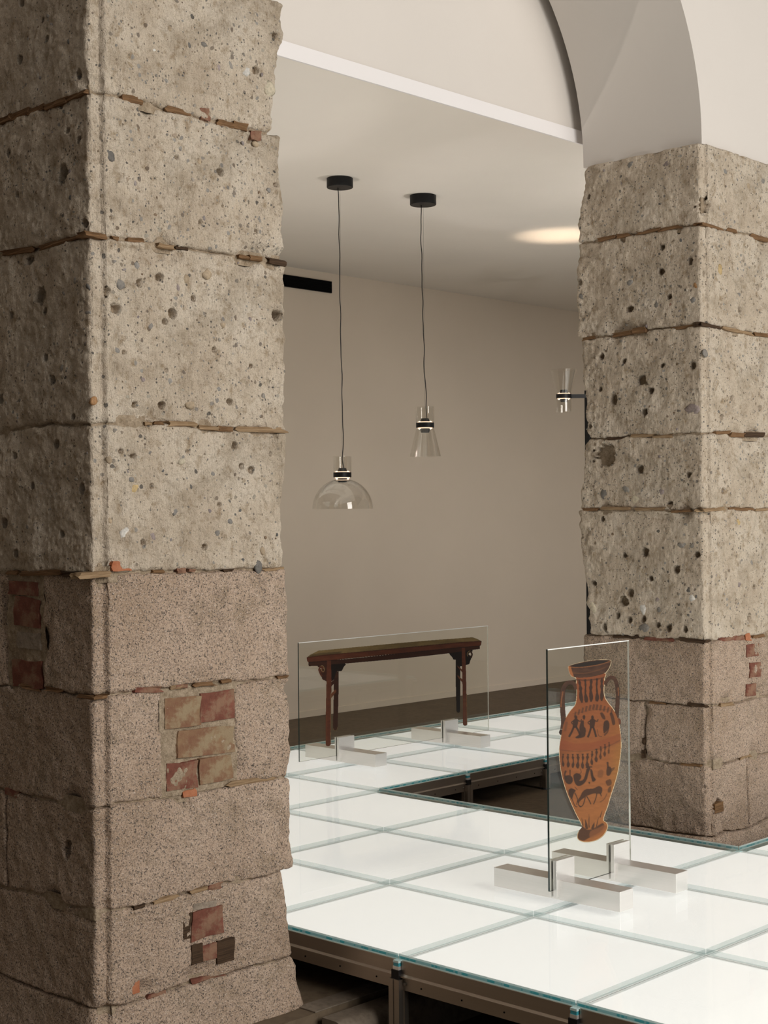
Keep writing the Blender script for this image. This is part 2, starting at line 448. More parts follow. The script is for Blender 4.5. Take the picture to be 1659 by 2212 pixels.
# stepped kerb of the raised floor, half round nose
def kerb():
    n = 12; y0, y1 = 0.12, 0.262; zt = ZF - .012; zb = ZF - .2; r = 0.06
    prof = [(y1, zb), (y1, zt)]
    for k in range(n + 1):
        a = math.pi / 2 * k / n
        prof.append((y0 + r - r * math.sin(a), zt - r + r * math.cos(a)))
    prof.append((y0, zb))
    V = []; m = len(prof)
    for x in (-0.235, 14.5):
        for y, z in prof: V.append(W(x, y, z))
    Fc = [(i, (i + 1) % m, m + (i + 1) % m, m + i) for i in range(m)]
    Fc += [tuple(range(m))[::-1], tuple(range(m, 2 * m))]
    return mesh_obj('trim_1', V, Fc, MAT['kerb'])
struct(kerb())
struct(boxes('trim_2', [(W(-0.24, 0.30, ZF), W(14.5, 0.42, ZF + .006))], MAT['kerb'], bevel=0.001))

# arcade wall with its arches (one mesh: spandrels, soffits, impost)
def arcade():
    ya, yb = 0.475, 1.412                     # plaster faces, a little behind the stone faces
    zt = 7.6; zi = 4.395; zs = 4.43
    piers = [(-5.02, -3.9), (PL['x0'] + .04, PL['x1'] - .03), (PR['x0'] + .035, PR['x1'] - .04), (7.3, 8.3)]
    V, Fc = [], []
    def quad(a, b, c, d):
        n = len(V); V.extend([W(*a), W(*b), W(*c), W(*d)]); Fc.append((n, n + 1, n + 2, n + 3))
    N = 56
    for i, (a, b) in enumerate(piers):
        quad((a, ya, zi), (b, ya, zi), (b, ya, zt), (a, ya, zt))
        quad((b, yb, zi), (a, yb, zi), (a, yb, zt), (b, yb, zt))
        quad((a, yb, zi), (b, yb, zi), (b, ya, zi), (a, ya, zi))
        quad((a, yb, zi), (a, ya, zi), (a, ya, zs), (a, yb, zs))
        quad((b, ya, zi), (b, yb, zi), (b, yb, zs), (b, ya, zs))
        if i + 1 < len(piers):
            l, r = b, piers[i + 1][0]; cx = (l + r) / 2; ra = (r - l) / 2; rb = ra * 0.925
            p = [(cx - ra * math.cos(math.pi * k / N), zs + rb * math.sin(math.pi * k / N)) for k in range(N + 1)]
            for k in range(N):
                (xa, za), (xb, zb) = p[k], p[k + 1]
                quad((xa, ya, za), (xb, ya, zb), (xb, ya, zt), (xa, ya, zt))
                quad((xb, yb, zb), (xa, yb, za), (xa, yb, zt), (xb, yb, zt))
                quad((xa, yb, za), (xb, yb, zb), (xb, ya, zb), (xa, ya, za))
    quad((piers[0][0], ya, zt), (piers[-1][1], ya, zt), (piers[-1][1], yb, zt), (piers[0][0], yb, zt))
    quad((piers[0][0], yb, zs), (piers[0][0], ya, zs), (piers[0][0], ya, zt), (piers[0][0], yb, zt))
    quad((piers[-1][1], ya, zs), (piers[-1][1], yb, zs), (piers[-1][1], yb, zt), (piers[-1][1], ya, zt))
    o = mesh_obj('wall_arcade', V, Fc, MAT['arch'])
    bm = bmesh.new(); bm.from_mesh(o.data); bmesh.ops.remove_doubles(bm, verts=bm.verts, dist=1e-5)
    bmesh.ops.recalc_face_normals(bm, faces=bm.faces)
    bm.to_mesh(o.data); bm.free()
    o.data.polygons.foreach_set('use_smooth', np.ones(len(o.data.polygons), dtype=bool))
    o.data.set_sharp_from_angle(angle=math.radians(25))
    return o
struct(arcade())

# glazed vault of the courtyard: bars only show as reflections
def vault():
    ya, yb = -9.2, -1.2; zsp = 6.2; zc = 7.9; N = 14
    L = []
    def arc(k):
        a = math.pi * k / N; return (ya + yb) / 2 - (yb - ya) / 2 * math.cos(a), zsp + (zc - zsp) * math.sin(a)
    V, Fc = [], []
    def bar(p, q, t):
        v, f = [], []
        p = W(*p); q = W(*q); d = q - p; d /= np.linalg.norm(d)
        a = np.cross(d, [0.02, 0.1, 1]); a /= np.linalg.norm(a); b = np.cross(d, a)
        n = len(V)
        for e in (p, q):
            for s1, s2 in ((-1, -1), (1, -1), (1, 1), (-1, 1)): V.append(e + a * t * s1 + b * t * s2)
        for k in range(4): Fc.append((n + k, n + (k + 1) % 4, n + 4 + (k + 1) % 4, n + 4 + k))
    for i in range(10):
        x = -3 + i * 1.5
        for k in range(N): bar((x, *arc(k)), (x, *arc(k + 1)), 0.03)
    for k in range(0, N + 1, 2): bar((-3, *arc(k)), (10.5, *arc(k)), 0.02)
    return mesh_obj('ceiling_glazing_bars', V, Fc, MAT['roofbar'])
struct(vault())

# ================================================================== PILLARS
def seq(a, b, st):
    n = max(1, int(round(abs(b - a) / st))); return [a + (b - a) * k / n for k in range(n + 1)]

class Pillar:
    def __init__(s, name, label, box, joints, endoff, side, fine, seed, nupper, pits, pebbles, flare):
        """box in tiles; joints = tile z from the top down; endoff per course = (top, bottom) position of the far visible end
        side 'x': far visible end is +X (seen along the -Y face); side 'y': far visible end is +Y (seen along the -X face)"""
        s.box = {k: v * S for k, v in box.items()}; s.seed = seed; s.nu = nupper; s.side = side; s.fine = fine
        s.j = [(z - ZF) * S for z in joints]; s.endoff = endoff; s.flare = flare
        b = s.box
        s.root = empty(name, ((b['x0'] + b['x1']) / 2, (b['y0'] + b['y1']) / 2, s.j[-1]), label, 'pillar')
        x0, x1, y0, y1 = b['x0'], b['x1'], b['y0'], b['y1']
        d, mg, rp, rc = 0.016, 0.036, 0.014, 0.022
        pts = []
        ff = fine; cc = 0.03
        # back (+Y) face coarse, from +X to -X
        for x in seq(x1 - rc, x0 + rc, cc): pts.append((x, y1))
        for k in range(1, 7): a = math.pi / 2 * k / 6; pts.append((x0 + rc - rc * math.sin(a), y1 - rc + rc * math.cos(a)))
        s.sx0 = len(pts)
        for y in seq(y1 - rc, y0 + d + rc * .6, ff)[1:]: pts.append((x0, y))
        r2 = rc * .6
        for k in range(1, 7): a = math.pi / 2 * k / 6; pts.append((x0 + r2 - r2 * math.cos(a), y0 + d + r2 - r2 * math.sin(a)))
        for x in seq(x0 + r2, x0 + mg, ff)[1:]: pts.append((x, y0 + d))
        for k in range(1, 6): q = k / 5; pts.append((x0 + mg + rp * q, y0 + d - d * (q * q * (3 - 2 * q))))
        for x in seq(x0 + mg + rp, x1 - rc, ff)[1:]: pts.append((x, y0))
        for k in range(1, 7): a = math.pi / 2 * k / 6; pts.append((x1 - rc + rc * math.sin(a), y0 + rc - rc * math.cos(a)))
        for y in seq(y0 + rc, y0 + rc + .10, ff)[1:]: pts.append((x1, y))
        for y in seq(y0 + rc + .10, y1 - rc, cc)[1:]: pts.append((x1, y))
        P = np.array(pts); s.P = P
        T = np.roll(P, -1, 0) - np.roll(P, 1, 0); T /= np.linalg.norm(T, axis=1)[:, None]
        s.N = np.c_[-T[:, 1], T[:, 0]]
        cen = P.mean(0)
        if ((P - cen) * s.N).sum() < 0: s.N = -s.N
        # pits
        s.pits = []
        for px, py, r in pits:
            q, nrm, mm = s.px(px, py); s.pits.append((q, r * mm))
        s.pebs = pebbles
    def px(s, px, py):
        b = s.box
        corner = 192 if s.side == 'x' else 1520
        if px < corner:
            q = W(*at(px, py, 0, b['x0'] / S)); n = np.array([-1., 0, 0])
        else:
            q = W(*at(px, py, 1, b['y0'] / S)); n = np.array([0, -1., 0])
        return q, n, np.linalg.norm(q - W(*CAM)) / F
    def upper(s, z): return z > s.j[s.nu]
    def disp(s, Q, up):
        k = 1.0 if up else 0.75
        return (fbm(Q, 5.0, 3, s.seed) * 0.014 + fbm(Q, 24, 3, s.seed + 9) * 0.0070) * k + fbm(Q, 85, 2, s.seed + 21) * (0.0028 if up else 0.0012)
    def jn(s, xy, j):
        q = np.c_[xy * 6.0, np.full(len(xy), 3.7 * j + s.seed)]
        return fbm(q, 1.0, 3, 77 + j) * 0.013 + fbm(q, 6.0, 3, 99 + j) * 0.006
    def block(s, ci, rng=None, mat=None):
        """one course block; rng = (i0, i1) column index range for a part of the ring, None = whole ring"""
        n = len(s.P); ring = rng is None
        idx = np.arange(n) if ring else np.arange(rng[0], rng[1] + 1) % n
        P = s.P[idx]; N = s.N[idx]; zt, zb = s.j[ci], s.j[ci + 1]
        up = ci < s.nu
        st = s.fine * (1.0 if ring else 1.0)
        rows = max(8, int((zt - zb) / st)); t = np.linspace(0, 1, rows + 1)
        gap = 0.0022
        ztop = zt - gap + (s.jn(P, ci) if ci > 0 else 0 * P[:, 0]); zbot = zb + gap + s.jn(P, ci + 1)
        Z = zbot[None, :] + (ztop - zbot)[None, :] * t[:, None]
        X = np.repeat(P[None, :, 0], rows + 1, 0).copy(); Y = np.repeat(P[None, :, 1], rows + 1, 0).copy()
        # far end shift and flare
        et, eb = s.endoff[ci]; b = s.box
        e = (eb + (et - eb) * t)[:, None] * S
        if s.side == 'x':
            wgt = np.clip((P[:, 0] - (b['x1'] - .22)) / .2, 0, 1); wgt = wgt * wgt * (3 - 2 * wgt)
            X += (e - b['x1']) * wgt[None, :]
        else:
            wgt = np.clip((P[:, 1] - (b['y1'] - .22)) / .2, 0, 1); wgt = wgt * wgt * (3 - 2 * wgt)
            Y += (e - b['y1']) * wgt[None, :]
        f0, f1 = s.flare.get(ci, (0, 0)); fl = (f1 + (f0 - f1) * t)[:, None]
        NX = np.repeat(N[None, :, 0], rows + 1, 0); NY = np.repeat(N[None, :, 1], rows + 1, 0)
        Q = np.c_[X.ravel(), Y.ravel(), Z.ravel()]
        dd = s.disp(Q + ci * 3.1, up).reshape(X.shape) + fl
        dd = dd + (fbm(Q, 13, 3, s.seed + 33).reshape(X.shape) * .014 + fbm(Q, 45, 2, s.seed + 35).reshape(X.shape) * .006) * wgt[None, :] * (1.0 if up else .6)
        # rounded arrises at bed joints (and at upright joints)
        R = (0.013 if up else 0.010) * (1 + 0.9 * fbm(Q, 14, 2, s.seed + 40).reshape(X.shape))
        dist = np.minimum(Z - zbot[None, :], ztop[None, :] - Z)
        if not ring:
            sl = np.r_[0, np.cumsum(np.linalg.norm(np.diff(P, axis=0), axis=1))]
            dist = np.minimum(dist, np.minimum(sl, sl[-1] - sl)[None, :])
        q = np.clip(1 - dist / R, 0, 1)
        dd -= R * 1.0 * (1 - np.sqrt(np.clip(1 - q * q, 0, 1)))
        # broken arrises
        br = np.clip(fbm(Q, 9, 2, s.seed + 60).reshape(X.shape) - 0.16, 0, 1) * np.clip(1 - dist / 0.06, 0, 1)
        dd -= br * 0.075
        # pits
        flat = dd.ravel()
        wob = 1 + 0.45 * fbm(Q, 55, 2, s.seed + 80)
        lo, hi = Q.min(0) - .05, Q.max(0) + .05
        for c0, r in s.pits:
            if np.any(c0 < lo) or np.any(c0 > hi): continue
            dq = np.linalg.norm((Q - c0) * [1, 1, 1], axis=1) * wob
            m = dq < r * 1.25
            if m.any():
                flat[m] -= (r * 3.0 + .010) * np.clip(2.6 * (1 - (dq[m] / (r * 1.25)) ** 2), 0, 1)
        dd = flat.reshape(X.shape)
        X = X + NX * dd; Y = Y + NY * dd
        # close towards the core
        ins = 0.05
        def cap(zr, k): return np.c_[P[:, 0] - N[:, 0] * ins, P[:, 1] - N[:, 1] * ins, zr]
        G = np.stack([X, Y, Z], -1)
        capb = np.c_[X[0] - N[:, 0] * ins, Y[0] - N[:, 1] * ins, Z[0]]; capt = np.c_[X[-1] - N[:, 0] * ins, Y[-1] - N[:, 1] * ins, Z[-1]]
        G = np.concatenate([capb[None], G, capt[None]], 0)
        nc = len(idx)
        if not ring:
            l = G[:, :1] - np.r_[N[0], 0] * ins; r = G[:, -1:] - np.r_[N[-1], 0] * ins
            G = np.concatenate([l, G, r], 1); nc += 2
        nr = G.shape[0]; V = G.reshape(-1, 3)
        a = (np.arange(nr - 1)[:, None] * nc + np.arange(nc if ring else nc - 1)[None, :])
        nx = (np.arange(nr - 1)[:, None] * nc + ((np.arange(nc if ring else nc - 1) + 1) % nc)[None, :])
        Fc = np.stack([a, nx, nx + nc, a + nc], -1).reshape(-1, 4)
        cen = V.mean(0)
        o = fast_mesh('stone_block', V - cen, Fc, mat or (MAT['upper'] if up else MAT['lower']))
        o.location = cen - np.array(s.root.location); link(o, s.root)
        return o
    def col_at(s, px, py):
        q, n, _ = s.px(px, py)
        return int(np.argmin(np.linalg.norm(s.P - q[:2], axis=1)))
    def core(s, ins=0.030):
        b = s.box
        def x1at(ci): return min(s.endoff[ci]) * S if s.side == 'x' else b['x1']
        xa, xb = b['x0'] + ins, (min(min(e) for e in s.endoff) * S if s.side == 'x' else b['x1']) - ins
        ya, yb = b['y0'] + ins, (min(min(e) for e in s.endoff) * S if s.side == 'y' else b['y1']) - ins
        o = boxes('mortar_core', [((xa, ya, s.j[-1]), (xb, yb, s.j[0] + .01))], MAT['mortar'], s.root)
        return o
    def mortar(s, j, rng=None, z=None, inset=0.012):
        """rough bed of mortar showing in a joint (or filling the gap between two stones)"""
        n = len(s.P); ring = rng is None
        idx = np.arange(0, n) if ring else np.arange(rng[0], rng[1] + 1) % n
        P = s.P[idx]; N = s.N[idx]
        z0, z1 = z if z else (s.j[j] - .024, s.j[j] + .024)
        rows = max(6, int((z1 - z0) / .006)); t = np.linspace(z0, z1, rows + 1)
        X = np.repeat(P[None, :, 0], rows + 1, 0).copy(); Y = np.repeat(P[None, :, 1], rows + 1, 0).copy(); Z = np.repeat(t[:, None], len(P), 1)
        cs = (j - 1, j) if ring else (j, j); b = s.box
        e = min(min(s.endoff[max(cs[0], 0)][1 if ring else 0], s.endoff[max(cs[0], 0)][1]), min(s.endoff[min(cs[1], len(s.endoff) - 1)])) * S
        if s.side == 'x':
            w_ = np.clip((P[:, 0] - (b['x1'] - .22)) / .2, 0, 1); X += ((e - b['x1']) * w_ * w_ * (3 - 2 * w_))[None]
        else:
            w_ = np.clip((P[:, 1] - (b['y1'] - .22)) / .2, 0, 1); Y += ((e - b['y1']) * w_ * w_ * (3 - 2 * w_))[None]
        Q = np.c_[X.ravel(), Y.ravel(), Z.ravel()]
        d = (-inset + fbm(Q, 16, 3, s.seed + 5) * .007 + fbm(Q, 70, 2, s.seed + 6) * .004 + fbm(Q, 5.0, 3, s.seed) * .008).reshape(X.shape)
        V = np.stack([X + N[None, :, 0] * d, Y + N[None, :, 1] * d, Z], -1).reshape(-1, 3); nc = len(P)
        k = np.arange(nc if ring else nc - 1); a = np.arange(rows)[:, None] * nc + k[None]; x = np.arange(rows)[:, None] * nc + ((k + 1) % nc)[None]
        o = fast_mesh('mortar_bed', V - np.array(s.root.location), np.stack([a, x, x + nc, a + nc], -1).reshape(-1, 4), MAT['mortar']); link(o, s.root)
    def chip(s, px, py, w, h, mat, proud=0.001, name='wedge_chip', rot=None):
        q, n, mm = s.px(px, py)
        if name == 'wedge_chip':            # bed it in the joint it belongs to
            jj = min(range(len(s.j)), key=lambda a_: abs(s.j[a_] - q[2]))
            if abs(s.j[jj] - q[2]) < .05 and h < 20: q[2] = s.j[jj] + float(s.jn(q[None, :2], jj)[0])
        fs = abs(np.dot(n, (q - W(*CAM)) / np.linalg.norm(q - W(*CAM))))
        L = w * mm / max(fs, .35); H = h * mm * .9; D = 0.045
        tdir = np.cross([0, 0, 1], n)
        bm = bmesh.new(); bmesh.ops.create_cube(bm, size=1.0)
        bmesh.ops.subdivide_edges(bm, edges=list(bm.edges), cuts=2 if name == 'wedge_chip' else 3, use_grid_fill=True)
        ph = random.random() * 50
        vv = np.array([v.co for v in bm.verts])
        nz = np.stack([vn(vv * 2.2 + ph + 7 * k, 5 + k) for k in range(3)], 1)
        amp = 0.16 if name == 'wedge_chip' else 0.06
        for v, d in zip(bm.verts, nz): v.co += Vector(d) * amp
        me = bpy.data.meshes.new(name); bm.to_mesh(me); bm.free(); me.materials.append(mat)
        o = bpy.data.objects.new(name, me)
        up = float(s.disp(q[None] + 0, True)[0])
        cen = q + n * (proud + up * .5 - D / 2)
        a = random.uniform(-.06, .06) if rot is None else rot
        t2 = tdir * math.cos(a) + np.array([0, 0, 1]) * math.sin(a); z2 = np.cross(n, t2)
        mw = Matrix(((t2[0] * L, n[0] * D, z2[0] * H, 0), (t2[1] * L, n[1] * D, z2[1] * H, 0), (t2[2] * L, n[2] * D, z2[2] * H, 0), (0, 0, 0, 1)))
        me.transform(mw)
        if mw.to_3x3().determinant() < 0: me.flip_normals()
        o.location = cen - np.array(s.root.location); link(o, s.root)
        return o
    def pebbles(s, nrand):
        bm = bmesh.new(); bmesh.ops.create_icosphere(bm, subdivisions=2, radius=1.0)
        bm.verts.ensure_lookup_table()
        BV = np.array([v.co for v in bm.verts]); BF = np.array([[v.index for v in f.verts] for f in bm.faces]); bm.free()
        pal = [(0.19, 0.17, 0.145), (0.25, 0.225, 0.195), (0.32, 0.285, 0.24), (0.34, 0.27, 0.20), (0.24, 0.20, 0.19), (0.45, 0.40, 0.33), (0.20, 0.14, 0.09), (0.125, 0.12, 0.112), (0.38, 0.33, 0.27), (0.27, 0.235, 0.22)]
        items = []
        for px, py, r, col in s.pebs:
            q, n, mm = s.px(px, py); items.append((q, n, r * mm * 1.05, col))
        b = s.box; z0, z1 = s.j[s.nu] + .02, s.j[0] - .02
        for k in range(nrand):
            r = 0.0028 + 0.0075 * random.random() ** 2.6; z = random.uniform(z0, z1)
            if min(abs(z - j) for j in s.j) < r + .012: continue
            if random.random() < .52:
                q = np.array([b['x0'], random.uniform(b['y0'] + .03, b['y1'] - .03), z]); n = np.array([-1., 0, 0])
            else:
                q = np.array([random.uniform(b['x0'] + .07, b['x1'] - .03), b['y0'], z]); n = np.array([0, -1., 0])
            if any(np.linalg.norm(q - c0) < r + rr for c0, rr in s.pits): continue
            items.append((q, n, r, random.choice(pal)))
        V, Fc, C = [], [], []; base = 0
        for q, n, r, col in items:
            ci = max(i for i in range(len(s.j)) if s.j[i] >= q[2]) if q[2] <= s.j[0] else 0
            dsp = float(s.disp(q[None] + ci * 3.1, True)[0])
            t = np.cross([0, 0, 1], n); a = random.uniform(0, math.pi)
            e1 = t * math.cos(a) + np.array([0, 0, 1]) * math.sin(a); e2 = np.cross(n, e1)
            asp = random.uniform(.6, .95)
            lump = 1 + 0.28 * vn(BV * 1.6 + random.random() * 90, 3)
            B = BV * lump[:, None]
            th = min(r * .55, .0065)
            V.append(q + n * (dsp - th * .62) + B[:, :1] * e1 * r + B[:, 1:2] * e2 * r * asp + B[:, 2:] * n * th)
            Fc.append(BF + base); base += len(BV)
            jit = random.uniform(.85, 1.15)
            C.append(np.tile([min(1, c * jit) for c in col] + [1.0], (len(BV), 1)))
        V = np.concatenate(V); Fc = np.concatenate(Fc); C = np.concatenate(C)
        o = fast_mesh('pebbles', V - np.array(s.root.location), Fc, MAT['pebble'], C); link(o, s.root)
        tag(o, 'small grey and tan pebbles bedded in the stone', kind='stuff')

def fast_mesh(name, V, Fc, mat, colors=None, smooth=True):
    V = np.ascontiguousarray(V, dtype=np.float32); Fc = np.ascontiguousarray(Fc, dtype=np.int32); k = Fc.shape[1]
    me = bpy.data.meshes.new(name)
    me.vertices.add(len(V)); me.vertices.foreach_set('co', V.ravel())
    me.loops.add(Fc.size); me.loops.foreach_set('vertex_index', Fc.ravel())
    me.polygons.add(len(Fc)); me.polygons.foreach_set('loop_start', np.arange(0, Fc.size, k, dtype=np.int32))
    me.polygons.foreach_set('use_smooth', np.full(len(Fc), smooth))
    me.materials.append(mat); me.update(calc_edges=True); me.validate()
    if colors is not None:
        at_ = me.color_attributes.new('tint', 'FLOAT_COLOR', 'POINT'); at_.data.foreach_set('color', np.ascontiguousarray(colors, dtype=np.float32).ravel())
    return bpy.data.objects.new(name, me)

GR, DG, BL, TN, CR, WH, MV, YE, RD, OR = (0.235, 0.215, 0.19), (0.13, 0.12, 0.108), (0.225, 0.21, 0.19), (0.36, 0.28, 0.19), (0.50, 0.44, 0.33), (0.62, 0.59, 0.54), (0.27, 0.22, 0.205), (0.52, 0.38, 0.19), (0.28, 0.17, 0.12), (0.40, 0.22, 0.10)

# ---- pillar in front of the platform
pits_l = [(50, 8, 7), (93, 42, 5), (103, 84, 5), (135, 378, 14), (169, 302, 7), (181, 481, 8), (227, 628, 9), (250, 666, 10), (374, 676, 9), (597, 682, 11), (595, 75, 5), (473, 372, 7), (597, 399, 5), (97, 672, 6), (26, 680, 6), (346, 600, 7), (356, 694, 6), (418, 644, 6), (300, 612, 6), (127, 227, 6), (145, 282, 5), (85, 640, 14), (60, 560, 10),
          (101, 772, 6), (194, 773, 6), (6, 863, 8), (349, 876, 8), (494, 868, 7), (294, 873, 5), (175, 1056, 9), (133, 1154, 7), (8, 1130, 9), (261, 975, 5), (525, 1006, 5), (547, 1014, 7), (441, 1182, 5), (308, 1172, 5), (509, 963, 6), (289, 985, 4), (38, 1195, 7), (115, 821, 7), (22, 1319, 8), (463, 755, 6), (120, 960, 8), (30, 985, 6), (160, 900, 5), (70, 1050, 6), (143, 1835, 13), (192, 2170, 7), (555, 150, 8), (170, 160, 7), (45, 130, 7), (22, 330, 6), (40, 420, 5), (330, 1050, 4), (588, 980, 4), (405, 975, 4), (380, 340, 4), (430, 480, 4), (550, 500, 4), (240, 470, 4), (475, 1090, 4), (360, 800, 4), (540, 790, 4), (268, 760, 4)]
pebs_l = [(237, 334, 15, DG), (334, 107, 6, WH), (535, 153, 14, WH), (585, 191, 16, CR), (298, 575, 11, BL), (326, 704, 10, GR), (259, 615, 12, GR), (366, 491, 8, BL), (481, 700, 9, TN), (446, 593, 13, TN), (402, 603, 11, TN), (384, 621, 9, MV), (187, 676, 10, GR), (583, 410, 6, BL), (279, 141, 9, TN), (499, 139, 11, GR), (412, 95, 9, DG), (471, 841, 10, BL), (412, 871, 15, TN), (203, 867, 11, OR), (394, 995, 11, CR), (294, 1054, 13, YE), (331, 1158, 12, MV), (272, 1152, 15, WH), (417, 1052, 6, DG), (378, 1106, 9, BL), (495, 1127, 9, BL), (557, 1225, 16, DG), (470, 1152, 8, GR), (461, 1023, 8, BL), (239, 993, 10, TN), (286, 1036, 8, BL), (137, 794, 10, GR), (252, 757, 9, BL), (310, 820, 7, MV), (443, 95, 8, GR), (475, 145, 10, MV), (240, 1125, 8, TN), (565, 1190, 10, TN), (190, 620, 8, DG), (430, 350, 8, TN), (540, 690, 6, MV), (370, 60, 8, TN), (555, 310, 9, TN)]
JL = [4.41, 3.777, 3.183, 2.403, 1.765, 1.263, 0.795, 0.362, -0.040, ZF - .03]
EL = [(-0.222, -0.318), (-0.262, -0.252), (-0.238, -0.240), (-0.234, -0.280), (-0.254, -0.238), (-0.237, -0.238), (-0.238, -0.238), (-0.285, -0.245), (-0.238, -0.215)]
pl = Pillar('stone_pillar', 'tall rough stone pillar with red brick patches low down, standing before the glowing platform edge', PL, JL, EL, 'x', 0.0029, 3, 4, pits_l, pebs_l, {7: (0, .006), 8: (.004, .032)})
pl.core()
for ci in range(9):
    if ci == 4:      # upright strip of bricks let into the shaded face
        n = len(pl.P); a = pl.col_at(92, 1370); b0 = pl.col_at(18, 1370)
        pl.block(4, (a, n + pl.sx0 - 6)); pl.block(4, (pl.sx0 - 5, b0)); pl.mortar(4, (b0 - 4, a + 4), (pl.j[5], pl.j[4]), .007)
    elif ci == 5:    # brick infill between two stones
        n = len(pl.P); a = pl.col_at(352, 1600); b0 = pl.col_at(508, 1600)
        pl.block(5, (b0, n + pl.sx0 - 6)); pl.block(5, (pl.sx0 - 5, a)); pl.mortar(5, (a - 4, b0 + 4), (pl.j[6], pl.j[5]), .007)
    elif ci == 6:    # upright joint on the shaded face
        n = len(pl.P); a = pl.col_at(15, 1850)
        pl.block(6, (a + 1, n + pl.sx0 - 6)); pl.block(6, (pl.sx0 - 5, a - 1))
    else:
        pl.block(ci)
for j_ in range(1, 9): pl.mortar(j_)
pl.pebbles(420)
C_, D_, O_ = MAT['chip'], MAT['dark'], MAT['orange']
WD, BR, BY, BG, MO = MAT['wood'], MAT['brick_r'], MAT['brick_y'], MAT['brick_g'], MAT['mortar']
for a in [(287, 207, 40, 15, C_), (385, 234, 48, 13, C_), (443, 247, 18, 26, BR), (488, 258, 34, 14, C_), (520, 272, 30, 18, C_), (553, 293, 18, 22, BR), (10, 253, 20, 14, C_), (40, 241, 42, 14, C_), (76, 223, 30, 13, C_), (118, 206, 40, 13, C_), (162, 195, 38, 10, C_),
          (35, 536, 60, 11, C_), (130, 516, 90, 11, C_), (207, 505, 42, 11, C_), (250, 510, 14, 10, C_), (294, 514, 36, 11, C_), (360, 529, 32, 10, WD), (395, 535, 20, 8, D_), (528, 556, 20, 8, C_), (552, 563, 26, 10, C_), (598, 571, 34, 14, D_),
          (322, 913, 16, 8, WD), (345, 917, 20, 8, C_), (392, 922, 56, 12, WD), (449, 926, 38, 10, WD), (487, 929, 30, 12, C_), (566, 936, 100, 12, WD),
          (25, 1245, 25, 10, C_), (90, 1249, 80, 12, C_), (160, 1247, 46, 13, D_), (205, 1254, 60, 14, WD), (264, 1223, 38, 24, O_), (342, 1246, 25, 8, C_), (393, 1244, 18, 12, BR), (414, 1247, 14, 7, BR), (492, 1240, 20, 7, D_), (592, 1240, 46, 7, WD),
          (190, 1503, 36, 10, C_), (115, 1494, 32, 9, C_), (66, 1487, 34, 10, C_), (320, 1497, 60, 13, BR), (383, 1486, 28, 10, WD), (392, 1496, 22, 9, BR), (440, 1480, 42, 9, C_), (545, 1687, 94, 13, WD), (488, 1477, 20, 8, C_), (610, 1457, 22, 6, C_),
          (411, 1710, 27, 15, O_), (26, 1728, 22, 18, BR), (466, 1933, 26, 14, BR), (358, 1957, 50, 11, WD), (300, 1966, 22, 8, D_), (430, 1940, 34, 9, WD), (450, 2134, 66, 12, BR), (525, 2120, 50, 22, MO), (570, 2106, 40, 16, MO), (340, 2165, 36, 10, BR)]:
    pl.chip(*a)
for px, py, w, h, m in [(396, 1539, 74, 70, BY), (470, 1524, 72, 68, BR), (444, 1602, 116, 62, BY), (395, 1676, 60, 64, BR), (467, 1661, 68, 60, BY),
                        (49, 1271, 58, 32, BR), (57, 1323, 50, 68, BR), (60, 1384, 46, 38, BG), (57, 1456, 60, 64, BR)]:
    pl.chip(px, py, w, h, m, -0.001, 'brick', rot=random.uniform(-.03, .03))
for px, py, w, h, m in [(448, 1992, 62, 66, BR), (452, 2056, 36, 36, BR), (407, 2000, 20, 58, D_), (486, 2052, 34, 52, D_), (442, 1955, 46, 14, BG), (425, 2060, 22, 44, D_), (286, 2128, 26, 40, O_)]:
    pl.chip(px, py, w, h, m, 0.004, 'brick', rot=random.uniform(-.05, .05))

# ---- pillar in the platform notch
pits_r = [(1524, 442, 16), (1325, 863, 9), (1406, 844, 6), (1393, 890, 7), (1361, 668, 6), (1526, 591, 7), (1427, 587, 6), (1491, 563, 5), (1446, 641, 5), (1271, 425, 4), (1252, 610, 5), (1345, 516, 5), (1385, 822, 9), (1430, 534, 5), (1497, 790, 6), (1274, 921, 4), (1597, 668, 5), (1298, 841, 4), (1306, 982, 19), (1394, 1191, 8), (1460, 1230, 7), (1347, 1299, 9), (1360, 1282, 7), (1389, 1338, 6), (1360, 1339, 5), (1486, 1026, 5), (1382, 1014, 7), (1445, 1089, 5), (1621, 1334, 7), (1300, 1121, 5), (1349, 1199, 4), (1631, 1269, 4), (1282, 1260, 5), (1308, 1355, 6), (1504, 1199, 6), (1552, 1742, 14), (1529, 1706, 11), (1444, 1357, 6), (1420, 1350, 5), (1480, 1360, 5), (1335, 1330, 5), (1405, 1250, 4), (1560, 660, 4), (1610, 560, 5), (1640, 620, 5), (1580, 860, 5), (1560, 900, 5), (1600, 800, 4), (1640, 880, 5), (1560, 1060, 5), (1620, 1030, 5), (1570, 1240, 5), (1595, 1300, 5), (1465, 500, 4), (1300, 770, 5), (1350, 780, 4), (1430, 790, 4)]
